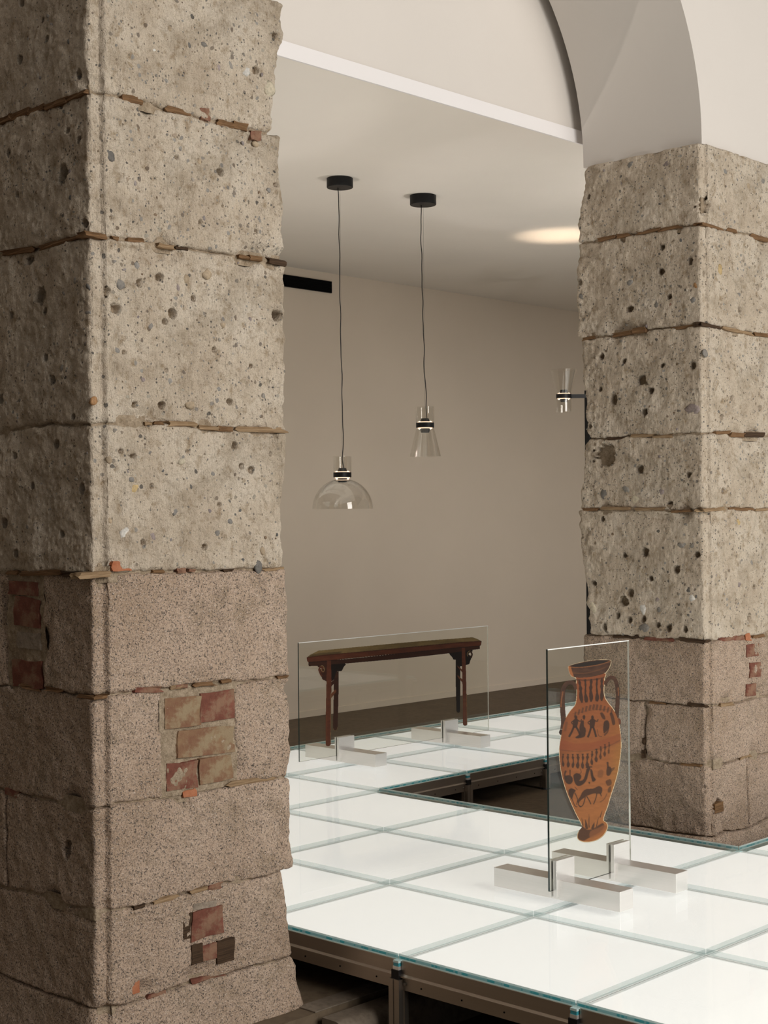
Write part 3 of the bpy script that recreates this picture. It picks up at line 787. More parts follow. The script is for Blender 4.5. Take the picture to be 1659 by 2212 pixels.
pebs_r = [(1362, 355, 8, BL), (1440, 352, 13, MV), (1568, 370, 7, BL), (1497, 648, 10, BL), (1418, 654, 12, GR), (1448, 659, 13, RD), (1555, 583, 13, YE), (1597, 636, 7, GR), (1495, 883, 19, MV), (1525, 763, 10, GR), (1362, 611, 8, BL), (1503, 617, 7, OR), (1369, 1076, 16, CR), (1304, 1067, 13, BL), (1350, 1056, 10, GR), (1426, 1064, 9, MV), (1280, 1312, 12, CR), (1417, 1295, 7, MV), (1423, 1320, 9, GR), (1625, 1215, 10, GR), (1495, 1293, 10, WH), (1387, 1316, 12, WH), (1471, 1178, 9, GR), (1497, 1178, 8, GR), (1593, 1128, 8, YE), (1488, 1275, 7, DG), (1391, 1358, 12, GR), (1618, 400, 9, TN), (1650, 390, 8, GR), (1255, 640, 6, BL), (1600, 1260, 8, MV)]
JR = [4.40, 3.869, 3.215, 2.523, 2.032, 1.181, 0.768, 0.381, -0.075, ZF - .03]
ER = [(1.400, 1.440), (1.446, 1.468), (1.425, 1.385), (1.400, 1.455), (1.455, 1.380), (1.434, 1.44), (1.44, 1.44), (1.44, 1.44), (1.46, 1.46)]
pr = Pillar('stone_pillar', 'rough stone pillar rising from the platform notch to the white plaster arch', PR, JR, ER, 'y', 0.0040, 31, 5, pits_r, pebs_r, {7: (0, .012), 8: (.025, .05)})
pr.core()
for ci in range(9):
    n = len(pr.P)
    if ci == 6:
        a = pr.col_at(1392, 1580)
        pr.block(6, (a + 1, n + pr.sx0 - 6)); pr.block(6, (pr.sx0 - 5, a - 1))
    elif ci == 7:
        a = pr.col_at(1612, 1700)
        pr.block(7, (a + 1, n + pr.sx0 - 6)); pr.block(7, (pr.sx0 - 5, a - 1))
    else:
        pr.block(ci)
for j_ in range(1, 9): pr.mortar(j_)
pr.pebbles(460)
for a in [(1310, 503, 30, 8, C_), (1345, 498, 28, 9, C_), (1400, 488, 50, 8, C_), (1445, 482, 46, 7, C_), (1542, 484, 40, 7, C_), (1582, 493, 20, 8, C_), (1642, 508, 34, 10, C_),
          (1270, 722, 25, 8, C_), (1345, 717, 40, 9, C_), (1380, 719, 26, 12, C_), (1478, 708, 60, 8, C_), (1536, 703, 36, 8, D_), (1598, 717, 56, 8, WD), (1644, 727, 28, 9, C_),
          (1330, 946, 40, 7, D_), (1387, 940, 48, 9, WD), (1432, 936, 36, 8, WD), (1592, 941, 30, 10, C_), (1628, 950, 40, 10, D_), (1560, 936, 28, 7, C_),
          (1275, 1106, 30, 7, C_), (1330, 1104, 56, 7, WD), (1402, 1104, 60, 7, WD), (1470, 1103, 40, 6, C_), (1545, 1101, 44, 8, WD), (1600, 1103, 50, 7, C_), (1645, 1107, 24, 6, WD),
          (1350, 1382, 50, 8, D_), (1425, 1386, 60, 8, BR), (1495, 1390, 50, 9, D_), (1572, 1386, 36, 9, BR), (1617, 1366, 11, 16, O_), (1596, 1374, 20, 10, BR), (1640, 1376, 26, 8, C_),
          (1500, 1525, 34, 8, D_), (1572, 1513, 25, 8, WD), (1420, 1519, 36, 6, C_), (1490, 1656, 40, 7, C_), (1612, 1640, 22, 7, WD), (1390, 1628, 8, 20, D_), (1391, 1600, 7, 16, D_)]:
    pr.chip(*a)
for px, py, w, h, m in [(1626, 1405, 26, 30, BR), (1631, 1447, 22, 34, BR), (1622, 1490, 18, 28, BR), (1633, 1725, 20, 46, BR), (1552, 1744, 17, 22, MAT['chip'])]:
    pr.chip(px, py, w, h, m, 0.003, 'brick', rot=random.uniform(-.05, .05))

# ================================================================== LIGHT PLATFORM
GT = 0.019                    # glass sheet thickness (m)
cells = [(i, j) for i in range(0, 3) for j in range(-4, 5)] + [(i, j) for i in range(3, 9) for j in (3, 4)] + [(i, j) for i in range(3, 9) for j in range(-10, 0)] + [(i, j) for i in range(0, 3) for j in range(-10, -4)]
cellset = set(cells)
plat = empty('light_platform', W(1.5, 1.0, ZF), 'raised platform of glowing white glass tiles on aluminium legs, notched around the stone pillar', 'platform')
gap = 0.0012; lipw = 0.015
zt0 = W(0, 0, 0)[2]
_tile_cache = {}
def tile_mesh(key):
    """key = which sides (-y, +x, +y, -x) are free edges"""
    if key in _tile_cache: return _tile_cache[key]
    h = S / 2 - gap; V, Fc = box_geo((-h, -h, -GT), (h, h, 0))
    me = bpy.data.meshes.new('glass_tile'); me.from_pydata(V, [], Fc)
    for m in ('tileglass', 'edge', 'joint'): me.materials.append(MAT[m])
    for p in me.polygons:
        n = p.normal
        k = 0 if n.y < -.5 else 1 if n.x > .5 else 2 if n.y > .5 else 3
        p.material_index = 0 if abs(n.z) > .5 else (1 if key[k] else 2)
    _tile_cache[key] = me; return me
def panel_meshes():
    d = S / 2 - gap - lipw
    V, Fc = box_geo((-d, -d, -GT - .006), (d, d, -GT - .002)); m2 = bpy.data.meshes.new('light_panel'); m2.from_pydata(V, [], Fc)
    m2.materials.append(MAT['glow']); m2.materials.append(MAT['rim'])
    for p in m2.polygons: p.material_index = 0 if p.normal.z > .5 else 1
    d2 = S / 2 - .0008
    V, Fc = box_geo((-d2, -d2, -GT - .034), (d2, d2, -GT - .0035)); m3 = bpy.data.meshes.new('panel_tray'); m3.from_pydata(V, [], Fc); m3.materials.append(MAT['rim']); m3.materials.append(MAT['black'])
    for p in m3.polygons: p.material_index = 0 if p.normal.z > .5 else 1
    return m2, m3
gm, rm = panel_meshes()
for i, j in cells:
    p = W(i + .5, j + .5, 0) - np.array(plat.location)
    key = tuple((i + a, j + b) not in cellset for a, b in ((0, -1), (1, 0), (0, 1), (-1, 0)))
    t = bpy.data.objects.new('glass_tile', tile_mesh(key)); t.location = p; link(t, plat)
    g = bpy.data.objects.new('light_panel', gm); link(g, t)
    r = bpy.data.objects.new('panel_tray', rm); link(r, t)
# edge beams: extruded profile along the outline
BH = 0.094
def beam_mesh(L):
    # (outward, z) profile: upper face, flange lip, recessed lower web
    pr_ = [(-.030, -GT - .001), (.0015, -GT - .001), (.0015, -GT - .042), (.010, -GT - .048), (.010, -GT - .052), (-.001, -GT - .055), (-.001, -GT - BH), (-.030, -GT - BH)]
    m = len(pr_); V = []
    for x in (-L / 2, L / 2):
        for o_, z in pr_: V.append((x, -o_, z))
    Fc = [(k, (k + 1) % m, m + (k + 1) % m, m + k) for k in range(m)] + [tuple(range(m))[::-1], tuple(range(m, 2 * m))]
    me = bpy.data.meshes.new('edge_beam'); me.from_pydata(V, [], Fc); me.materials.append(MAT['frame'])
    bm = bmesh.new(); bm.from_mesh(me); bmesh.ops.recalc_face_normals(bm, faces=bm.faces); bm.to_mesh(me); bm.free()
    return me
bmesh_ = beam_mesh(S - .030)
def small_cyl(name, r, d, mat, n=10):
    bm = bmesh.new(); bmesh.ops.create_cone(bm, cap_ends=True, segments=n, radius1=r, radius2=r, depth=d)
    bm.transform(Matrix.Rotation(math.pi / 2, 4, 'X')); me = bpy.data.meshes.new(name); bm.to_mesh(me); bm.free(); me.materials.append(mat); return me
hole_m = small_cyl('rivet_hole', .0028, .002, MAT['hole']); bolt_m = small_cyl('bolt', .0055, .006, MAT['steel'], 12)
nodes = {}
for i, j in cells:
    for (di, dj, ang, cx, cy) in ((0, -1, 0, .5, 0), (0, 1, math.pi, .5, 1), (-1, 0, -math.pi / 2, 0, .5), (1, 0, math.pi / 2, 1, .5)):
        if (i + di, j + dj) in cellset: continue
        b = bpy.data.objects.new('edge_beam', bmesh_); b.location = W(i + cx, j + cy, 0) - np.array(plat.location); b.rotation_euler.z = ang; link(b, plat)
        for k in range(4):
            h = bpy.data.objects.new('rivet_hole', hole_m); h.location = ((-.36 + .24 * k) * S, .0005, -GT - .074); link(h, b)
        for s_ in (-1, 1):
            h = bpy.data.objects.new('bolt', bolt_m); h.location = (s_ * (S / 2 - .030), -.002, -GT - .072); link(h, b)
    for a in (0, 1):
        for c in (0, 1): nodes.setdefault((i + a, j + c), 0); nodes[(i + a, j + c)] += 1
def leg_meshes():
    hgt = zt0 - GT - .055
    def post(hh, z0, z1):
        # square profile with a groove down the middle of each side
        g = .004; q = .003; p = [(-hh, -hh), (-g, -hh), (-g, -hh + q), (g, -hh + q), (g, -hh), (hh, -hh), (hh, -g), (hh - q, -g), (hh - q, g), (hh, g), (hh, hh), (g, hh), (g, hh - q), (-g, hh - q), (-g, hh), (-hh, hh), (-hh, g), (-hh + q, g), (-hh + q, -g), (-hh, -g)]
        m = len(p); V = [(x, y, z) for z in (z0, z1) for x, y in p]
        Fc = [(k, (k + 1) % m, m + (k + 1) % m, m + k) for k in range(m)] + [tuple(range(m))[::-1], tuple(range(m, 2 * m))]
        me = bpy.data.meshes.new('leg'); me.from_pydata(V, [], Fc); me.materials.append(MAT['frame']); return me
    L = post(.0225, -zt0 + .010, -GT - .058)
    L2 = post(.0225, -zt0 - .14 + .010, -GT - .058)
    V, Fc = box_geo((-.016, -.016, -GT - .058), (.016, .016, -GT - .030)); br = bpy.data.meshes.new('corner_bracket'); br.from_pydata(V, [], Fc); br.materials.append(MAT['black'])
    V, Fc, mi = [], [], []
    for m_, (z0, z1, w_) in enumerate(((-GT - .008, -GT - .001, .012), (-GT - .019, -GT - .008, .011), (-GT - .031, -GT - .019, .0125))):
        v, f = box_geo((-w_, -w_, z0), (w_, w_, z1)); n_ = len(V); V += v; Fc += [tuple(i + n_ for i in q) for q in f]; mi += [m_] * 6
    gb = bpy.data.meshes.new('glass_spacer'); gb.from_pydata(V, [], Fc)
    for m_ in ('spacer_pale', 'spacer_teal', 'alu'): gb.materials.append(MAT[m_])
    gb.polygons.foreach_set('material_index', np.array(mi, dtype=np.int32))
    bm = bmesh.new(); bmesh.ops.create_cone(bm, cap_ends=True, segments=16, radius1=.03, radius2=.026, depth=.010); ft = bpy.data.meshes.new('leg_foot'); bm.to_mesh(ft); bm.free(); ft.materials.append(MAT['black'])
    return L, L2, br, gb, ft
lm, lm2, brm, gbm, ftm = leg_meshes()
for (a, c) in nodes:
    if nodes[(a, c)] == 4: continue
    low = c <= 0
    p = W(a, c, 0) - np.array(plat.location)
    # keep corner legs under the sheets, the spacer and bracket at the very corner
    l = bpy.data.objects.new('leg', lm2 if low else lm); l.location = p; link(l, plat)
    for me, nm in ((brm, 'corner_bracket'), (gbm, 'glass_spacer')):
        o = bpy.data.objects.new(nm, me); link(o, l)
    o = bpy.data.objects.new('leg_foot', ftm); o.location = (0, 0, -zt0 + .005 - (.14 if low else 0)); link(o, l)

# ================================================================== PRINTED GLASS DISPLAYS
def inpoly(px, py, poly):
    poly = np.array(poly, float); x, y = px, py; ins = np.zeros(x.shape, bool); n = len(poly)
    for i in range(n):
        x1, y1 = poly[i]; x2, y2 = poly[(i + 1) % n]
        c = ((y1 > y) != (y2 > y))
        xi = (x2 - x1) * (y - y1) / (y2 - y1 + 1e-12) + x1
        ins ^= c & (x < xi)
    return ins

def blur(a, k):
    for _ in range(k):
        p = np.pad(a, 1, mode='edge'); a = (p[:-2, 1:-1] + p[2:, 1:-1] + p[1:-1, :-2] + p[1:-1, 2:] + 4 * p[1:-1, 1:-1]) / 8
    return a

def sm(pts, n=6, closed=True):
    """Catmull-Rom smoothing of a control polygon"""
    P = np.array(pts, float); m = len(P); out = []
    for i in range(m if closed else m - 1):
        p0, p1, p2, p3 = (P[(i + k) % m] if closed else P[min(max(i + k, 0), m - 1)] for k in (-1, 0, 1, 2))
        for t in np.arange(n) / n:
            out.append(.5 * ((2 * p1) + (-p0 + p2) * t + (2 * p0 - 5 * p1 + 4 * p2 - p3) * t * t + (-p0 + 3 * p1 - 3 * p2 + p3) * t ** 3))
    if not closed: out.append(P[-1])
    return [tuple(q) for q in out]

def stroke(pts, w):
    P = np.array(pts, float); T = np.gradient(P, axis=0); T /= (np.linalg.norm(T, axis=1)[:, None] + 1e-9); N = np.c_[-T[:, 1], T[:, 0]]
    w = np.broadcast_to(np.asarray(w, float), (len(P),))[:, None] / 2
    return [tuple(q) for q in np.r_[P + N * w, (P - N * w)[::-1]]]

class Print:
    """flat ink film on a pane: painted on a fine grid, then cut to its outline"""
    def __init__(s, x0, y0, x1, y1, st):
        s.x = np.arange(x0, x1, st); s.y = np.arange(y0, y1, st); s.X, s.Y = np.meshgrid(s.x, s.y)
        s.C = np.zeros(s.X.shape + (3,)); s.M = np.zeros(s.X.shape, bool)
    def fill(s, poly, col, soft=0, op=1.0, cut=True):
        m = inpoly(s.X, s.Y, poly)
        if cut: s.M |= m
        a = blur(m.astype(float), soft) if soft else m.astype(float)
        a = (a * op)[..., None]
        c = col if isinstance(col, np.ndarray) else np.array(col)
        s.C = s.C * (1 - a) + c * a
    def build(s, plane, off, parent, name, label):
        jj, ii = np.nonzero(s.M)
        need = np.zeros((len(s.y) + 1, len(s.x) + 1), bool)
        for a in (0, 1):
            for b in (0, 1): need[jj + a, ii + b] = True
        vid = -np.ones(need.shape, int); J, I = np.nonzero(need); vid[J, I] = np.arange(len(J))
        st = s.x[1] - s.x[0]
        px = s.x[0] + (I - .5) * st; py = s.y[0] + (J - .5) * st
        d = _fw[None] + _r[None] * ((px - 829.5) / F)[:, None] - _u[None] * ((py - 1106) / F)[:, None]
        P = CAM + d * ((plane - CAM[1]) / d[:, 1])[:, None]
        V = np.c_[P[:, 0] * S, np.full(len(P), plane * S + off), (P[:, 2] - ZF) * S]
        Cp = s.C[np.clip(J, 0, len(s.y) - 1), np.clip(I, 0, len(s.x) - 1)]
        Fc = np.stack([vid[jj, ii], vid[jj + 1, ii], vid[jj + 1, ii + 1], vid[jj, ii + 1]], 1)
        n = len(V); V2 = np.r_[V, V + [0, 0.0004, 0]]; F2 = np.r_[Fc, Fc[:, ::-1] + n]
        Cc = np.r_[Cp, Cp]; Cc = np.c_[Cc, np.ones(len(Cc))]
        o = fast_mesh(name, V2 - wloc(parent), F2, MAT['print_m'], Cc, smooth=False); link(o, parent)
        o['label'] = label
        return o

def display(label, y, xa, xb, za, zb, bars, yb0, yb1, name='glass_display'):
    root = empty(name, W((xa + xb) / 2, y, 0), label, 'glass display', 'printed glass displays on the platform')
    th = 0.008
    V, Fc = box_geo(tuple(W(xa, y, za) - [0, th / 2, 0]), tuple(W(xb, y, zb) + [0, th / 2, 0]))
    fm = [1, 2, 0, 2, 0, 1]      # bottom, top, front, +x, back, -x
    pane = mesh_obj('pane', V, Fc, [MAT['pane'], MAT['pane_edge'], MAT['pane_edge_pale']], root, fmat=fm)
    t0, t1 = W(xa, y, zb), W(xb, y, zb)
    boxes('arris_glint', [((t0[0], t0[1] - th / 2 - .0003, t0[2] - .003), (t1[0], t1[1] + th / 2 + .0003, t1[2] + .0004))], MAT['pane_top'], pane)  # strip over the top arris, coloured as a bright highlight
    for (b0, b1, c0, c1) in bars:
        ft = boxes('foot_bar', [(W(b0, yb0, 0), W(b1, yb1, .103))], MAT['alu'], root, 0.0012)
        q = th / 2 + .0008
        g0, g1 = W(c0, y, .012), W(c1, y, .205)
        boxes('clamp_plate', [((g0[0], g0[1] - q - .016, g0[2]), (g1[0], g0[1] - q, g1[2]))], MAT['alu'], ft, 0.0008)
        boxes('clamp_plate', [((g0[0], g0[1] + q, g0[2]), (g1[0], g0[1] + q + .010, g1[2]))], MAT['alu'], ft, 0.0008)
    return root, pane

# ---- amphora
YV = 0.065
dv, pane_v = display('clear glass panel printed with an orange and black two-handled vase, standing on two metal bars', YV, 1.216, 1.953, 0.047, 1.303,
                     [(1.262, 1.378, 1.243, 1.398), (1.775, 1.888, 1.757, 1.906)], -0.345, 0.472)
def amphora():
    Z = 5.027; cv = lambda L: [(1180 + x / Z, 1400 + y / Z) for x, y in L]
    p = Print(1196, 1418, 1352, 1826, 0.62)
    body = sm(cv([(310, 275), (316, 330), (320, 400), (325, 480), (318, 560), (305, 620), (255, 680), (205, 760), (170, 860), (150, 980), (135, 1100), (138, 1220), (155, 1350), (185, 1470), (225, 1590), (275, 1710), (325, 1815), (372, 1905), (380, 1945),
                  (345, 1990), (330, 2040), (345, 2080), (400, 2102), (470, 2100), (540, 2080), (600, 2040), (640, 1985), (655, 1940), (645, 1900), (610, 1868), (625, 1800), (655, 1720), (690, 1600), (730, 1480), (765, 1350), (790, 1200), (802, 1060), (795, 940), (785, 850), (765, 760), (720, 670), (665, 600), (630, 545), (615, 480), (618, 400), (622, 330), (612, 270)]), 4)
    rim = sm(cv([(232, 200), (238, 250), (262, 300), (320, 320), (440, 318), (560, 295), (640, 262), (680, 200), (692, 150), (680, 132), (600, 128), (480, 135), (360, 158), (270, 182)]), 5)
    hl = stroke(sm(cv([(318, 450), (300, 400), (262, 375), (215, 385), (180, 430), (165, 510), (165, 600), (170, 700), (180, 800), (170, 880)]), 5, False), np.linspace(9, 11.5, 46))
    hr = stroke(sm(cv([(625, 400), (650, 350), (690, 318), (728, 330), (755, 390), (765, 480), (765, 580), (758, 680), (752, 760)]), 5, False), np.linspace(7.5, 9, 41))
    kl = sm(cv([(130, 905), (145, 880), (165, 890), (168, 930), (150, 942), (133, 930)]), 4); kr = sm(cv([(770, 760), (795, 775), (800, 810), (790, 830), (772, 825)]), 4)
    # base clay colour: redder at the left and middle, more golden to the lower right
    X, Y = (p.X - 1180) * Z, (p.Y - 1400) * Z
    gx = np.clip((X - 130) / 670, 0, 1); gy = np.clip((Y - 300) / 1600, 0, 1)
    red = np.array(srgb(158, 84, 48)); gold = np.array(srgb(196, 122, 62)); dk = np.array(srgb(120, 60, 34)); yl = np.array(srgb(190, 138, 62))
    f = np.clip(.15 + .75 * gy + .15 * (gx - .5), 0, 1)[..., None]
    clay = red * (1 - f) + gold * f
    edge = np.clip((gx - .78) / .22, 0, 1)[..., None] * np.clip(gy * 2 - .5, 0, 1)[..., None] * .7
    clay = clay * (1 - edge) + yl * edge
    le = (np.clip((.22 - gx) / .22, 0, 1) * .45)[..., None]; clay = clay * (1 - le) + dk * le
    nz = fbm(np.c_[X.ravel() / 60, Y.ravel() / 22, 0 * X.ravel()], 1, 4, 5).reshape(X.shape)
    clay = np.clip(clay * (1 + .16 * nz)[..., None], 0, 1)
    pale = np.array(srgb(206, 186, 150))
    halo = [stroke(body + body[:1], 2.2), stroke(rim + rim[:1], 1.6)]
    for h in halo: p.fill(h, pale, 1)
    ink = np.array(srgb(44, 31, 24)); ink2 = np.array(srgb(66, 44, 32))
    dark = np.clip(ink2 * (1 + .5 * nz)[..., None], 0, 1)
    p.fill(hl, dark); p.fill(hr, dark); p.fill(kl, ink); p.fill(kr, np.array(srgb(90, 50, 32)))
    for q, w_ in (([(150, 640), (156, 560), (172, 470)], 2.2), ([(772, 430), (776, 520)], 1.8)): p.fill(stroke(cv(q), w_), np.array(srgb(140, 88, 54)), 2, .6, False)
    p.fill(body, clay * np.array([.47, .50, .58]))
    # foot
    foot = sm(cv([(372, 1925), (345, 1990), (332, 2040), (345, 2075), (400, 2090), (455, 2060), (520, 2030), (580, 1990), (620, 1940), (600, 1900), (500, 1960), (430, 1970)]), 4)
    p.fill(foot, np.array(srgb(60, 40, 28)), 5, .9, False)
    p.fill(sm(cv([(470, 1990), (560, 1950), (620, 1920), (640, 1950), (560, 2030), (470, 2060)]), 4), np.array(srgb(120, 74, 44)), 6, .7, False)
    # rim
    p.fill(rim, dark)
    p.fill(sm(cv([(275, 190), (400, 160), (560, 138), (660, 140), (600, 170), (450, 192), (330, 205)]), 4), np.array(srgb(34, 28, 24)), 1, .95, False)
    p.fill(stroke(sm(cv([(240, 205), (300, 212), (420, 205), (560, 182), (685, 145)]), 4, False), 1.6), np.array(srgb(122, 78, 48)), 1, .8, False)
    p.fill(stroke(sm(cv([(262, 270), (400, 275), (540, 245), (640, 205)]), 4, False), 2.4), np.array(srgb(96, 62, 40)), 4, .6, False)
    p.fill(sm(cv([(232, 200), (238, 250), (262, 300), (290, 312), (270, 250), (255, 205)]), 4), np.array(srgb(150, 92, 54)), 3, .8, False)
    def blob(L, op=.92, soft=3, col=ink): p.fill(sm(cv(L), 4), col, soft, op, False)
    def line(L, w_, op=.9, soft=1, col=ink): p.fill(stroke(sm(cv(L), 4, False) if len(L) > 2 else cv(L), w_ / Z * 1.3), col, soft, op, False)
    # neck: upright palmette and bud bands
    for i, (x0, x1) in enumerate(((350, 378), (412, 424), (476, 476), (540, 542), (596, 594))):
        ys = np.linspace(340, 590, 9); wd = [10, 34, 20, 40, 24, 36, 44, 38, 14]
        if i % 2: wd = [26, 16, 22, 14, 22, 18, 38, 46, 26]
        xs = np.linspace(x0, x1, 9) + 3 * np.sin(ys / 30 + i)
        p.fill(stroke(cv(list(zip(xs, ys + (1 - i) * 5))), np.array(wd) / Z), ink, 2, .92, False)
    line([(310, 345), (420, 350), (540, 338), (625, 318)], 14, .6, 3)
    # shoulder tongues
    for k in range(11):
        x = 290 + k * 40 - (k > 5) * 4; y = 640 - 6 * k * (k < 6) - 30 * (k >= 6) + (k - 5) ** 2 * 2
        line([(x + 22, y + 0), (x + 8, y + 60)], 20 - abs(k - 5) * 1.2, .75, 3, ink2)
    line([(270, 715), (400, 690), (520, 672), (650, 668), (700, 690)], 6, .35, 3)
    # figures on the upper frieze
    def man(cx, cy, h, lean=0.0, spread=40, op=.92):
        blob([(cx - 14 + lean * h * .0, cy), (cx, cy - 16), (cx + 15, cy), (cx + 12, cy + 26), (cx - 10, cy + 26)], op)
        blob([(cx - 26, cy + 34), (cx + 26, cy + 30), (cx + 22 - lean * 20, cy + h * .5), (cx - 22 - lean * 20, cy + h * .52)], op)
        line([(cx - 10 - lean * 20, cy + h * .48), (cx - spread * .55 - lean * 30, cy + h * .75), (cx - spread - lean * 40, cy + h)], 17, op)
        line([(cx + 10 - lean * 20, cy + h * .48), (cx + spread * .6, cy + h * .74), (cx + spread * .9, cy + h * .98)], 17, op)
        line([(cx - 22, cy + 45), (cx - 48, cy + 62), (cx - 30, cy + 84)], 9, op); line([(cx + 22, cy + 42), (cx + 52, cy + 50), (cx + 62, cy + 26)], 9, op)
    man(312, 745, 220, .5, 55); man(492, 745, 225, .15, 45)
    blob([(385, 740), (402, 726), (416, 742), (408, 775), (392, 772)]); blob([(370, 795), (398, 790), (402, 850), (420, 880), (408, 960), (330, 980), (308, 968), (352, 930), (350, 860)])
    blob([(575, 710), (600, 700), (628, 740), (630, 775), (600, 765)], .8); blob([(622, 795), (664, 790), (678, 850), (650, 900), (615, 925), (610, 850)], .9)
    line([(668, 860), (655, 910), (620, 950)], 14, .7); blob([(680, 710), (710, 705), (735, 780), (738, 825), (712, 835), (695, 770)], .8)
    line([(215, 800), (195, 900)], 20, .5, 4, ink2); line([(595, 960), (560, 950), (545, 880)], 6, .6)
    # plain red band
    p.fill(sm(cv([(148, 1000), (300, 1035), (480, 1025), (640, 985), (795, 930), (800, 1010), (700, 1060), (520, 1100), (300, 1115), (140, 1110)]), 4), np.array(srgb(116, 58, 36)), 5, .55, False)
    line([(140, 1105), (300, 1122), (480, 1110), (640, 1075), (795, 1000)], 8, .45, 3, ink2)
    # lotus and bud chain
    for k in range(11):
        x = 172 + k * 56 - k * k * .6; y0 = 1140 + 10 * math.sin(k * .35 + 1) - max(0, k - 5) * 22; hh = 165 - abs(k - 4) * 6
        ys = np.linspace(y0, y0 + hh, 9); wd = np.array([30, 14, 34, 20, 12, 22, 40, 34, 12]) * (1.1 if k % 2 else .9) * (1 - .05 * abs(k - 4))
        p.fill(stroke(cv(list(zip(x + 3 * np.sin(ys / 22 + k), ys))), wd / Z), ink, 2, .88 - .05 * max(0, k - 7), False)
    # birds and sphinxes
    blob([(185, 1400), (230, 1380), (272, 1400), (278, 1450), (245, 1478), (205, 1460)]); line([(205, 1330), (190, 1380), (215, 1420)], 16, .8); line([(250, 1320), (248, 1390)], 12, .7)
    blob([(285, 1385), (320, 1358), (365, 1375), (370, 1410), (350, 1440), (390, 1430), (415, 1370), (430, 1310), (470, 1295), (450, 1360), (430, 1430), (390, 1480), (335, 1498), (300, 1460)])
    blob([(468, 1315), (492, 1330), (505, 1390), (530, 1430), (495, 1452), (478, 1400)]); line([(420, 1298), (455, 1290), (490, 1292)], 12, .8)
    blob([(650, 1300), (690, 1290), (700, 1340), (675, 1385), (645, 1375)], .85); line([(655, 1235), (662, 1300)], 16, .8); blob([(690, 1310), (740, 1295), (700, 1345)], .6)
    blob([(560, 1330), (610, 1330), (600, 1400), (550, 1400)], .4, 5, ink2); blob([(448, 1458), (458, 1450), (468, 1462), (458, 1476)])
    line([(300, 1505), (330, 1540)], 8, .6); line([(360, 1310), (370, 1350), (340, 1372)], 6, .7)
    # grazing goat and companions
    blob([(385, 1560), (430, 1530), (500, 1525), (560, 1498), (598, 1520), (592, 1575), (555, 1582), (505, 1580), (450, 1598), (410, 1620), (370, 1650), (340, 1680), (330, 1655), (360, 1610)], .9, 2, np.array(srgb(52, 34, 24)))
    for L in ([(430, 1610), (455, 1650), (475, 1695)], [(415, 1615), (405, 1660), (385, 1710), (350, 1722)], [(540, 1580), (530, 1630), (505, 1695)], [(575, 1570), (590, 1610)], [(345, 1670), (340, 1700), (370, 1728)]): line(L, 9, .85)
    blob([(235, 1540), (265, 1522), (310, 1545), (290, 1580), (270, 1640), (250, 1620), (232, 1580)]); line([(300, 1570), (330, 1640), (320, 1700)], 9, .8); line([(268, 1630), (300, 1710), (330, 1725)], 8, .8)
    blob([(640, 1440), (690, 1425), (700, 1480), (660, 1495), (640, 1470)], .7); blob([(665, 1520), (695, 1500), (690, 1560), (660, 1565)], .7); line([(650, 1580), (620, 1640), (575, 1672)], 9, .5)
    # rays above the foot
    for x0, y0, x1, y1, w_ in ((415, 1860, 432, 1965, 26), (455, 1800, 455, 1950, 10), (515, 1890, 490, 1965, 24), (560, 1830, 535, 1940, 9), (375, 1840, 390, 1930, 10), (600, 1760, 575, 1840, 9)):
        p.fill(stroke(cv([(x0, y0), ((x0 + x1) / 2, (y0 + y1) / 2), (x1, y1)]), np.array([2, w_, w_ * 1.2]) / Z), ink, 2, .85, False)
    # real gap inside the handles
    p.build(YV, -0.0045, pane_v, 'vase_print', 'flat print of an orange vase with black figures')
amphora()

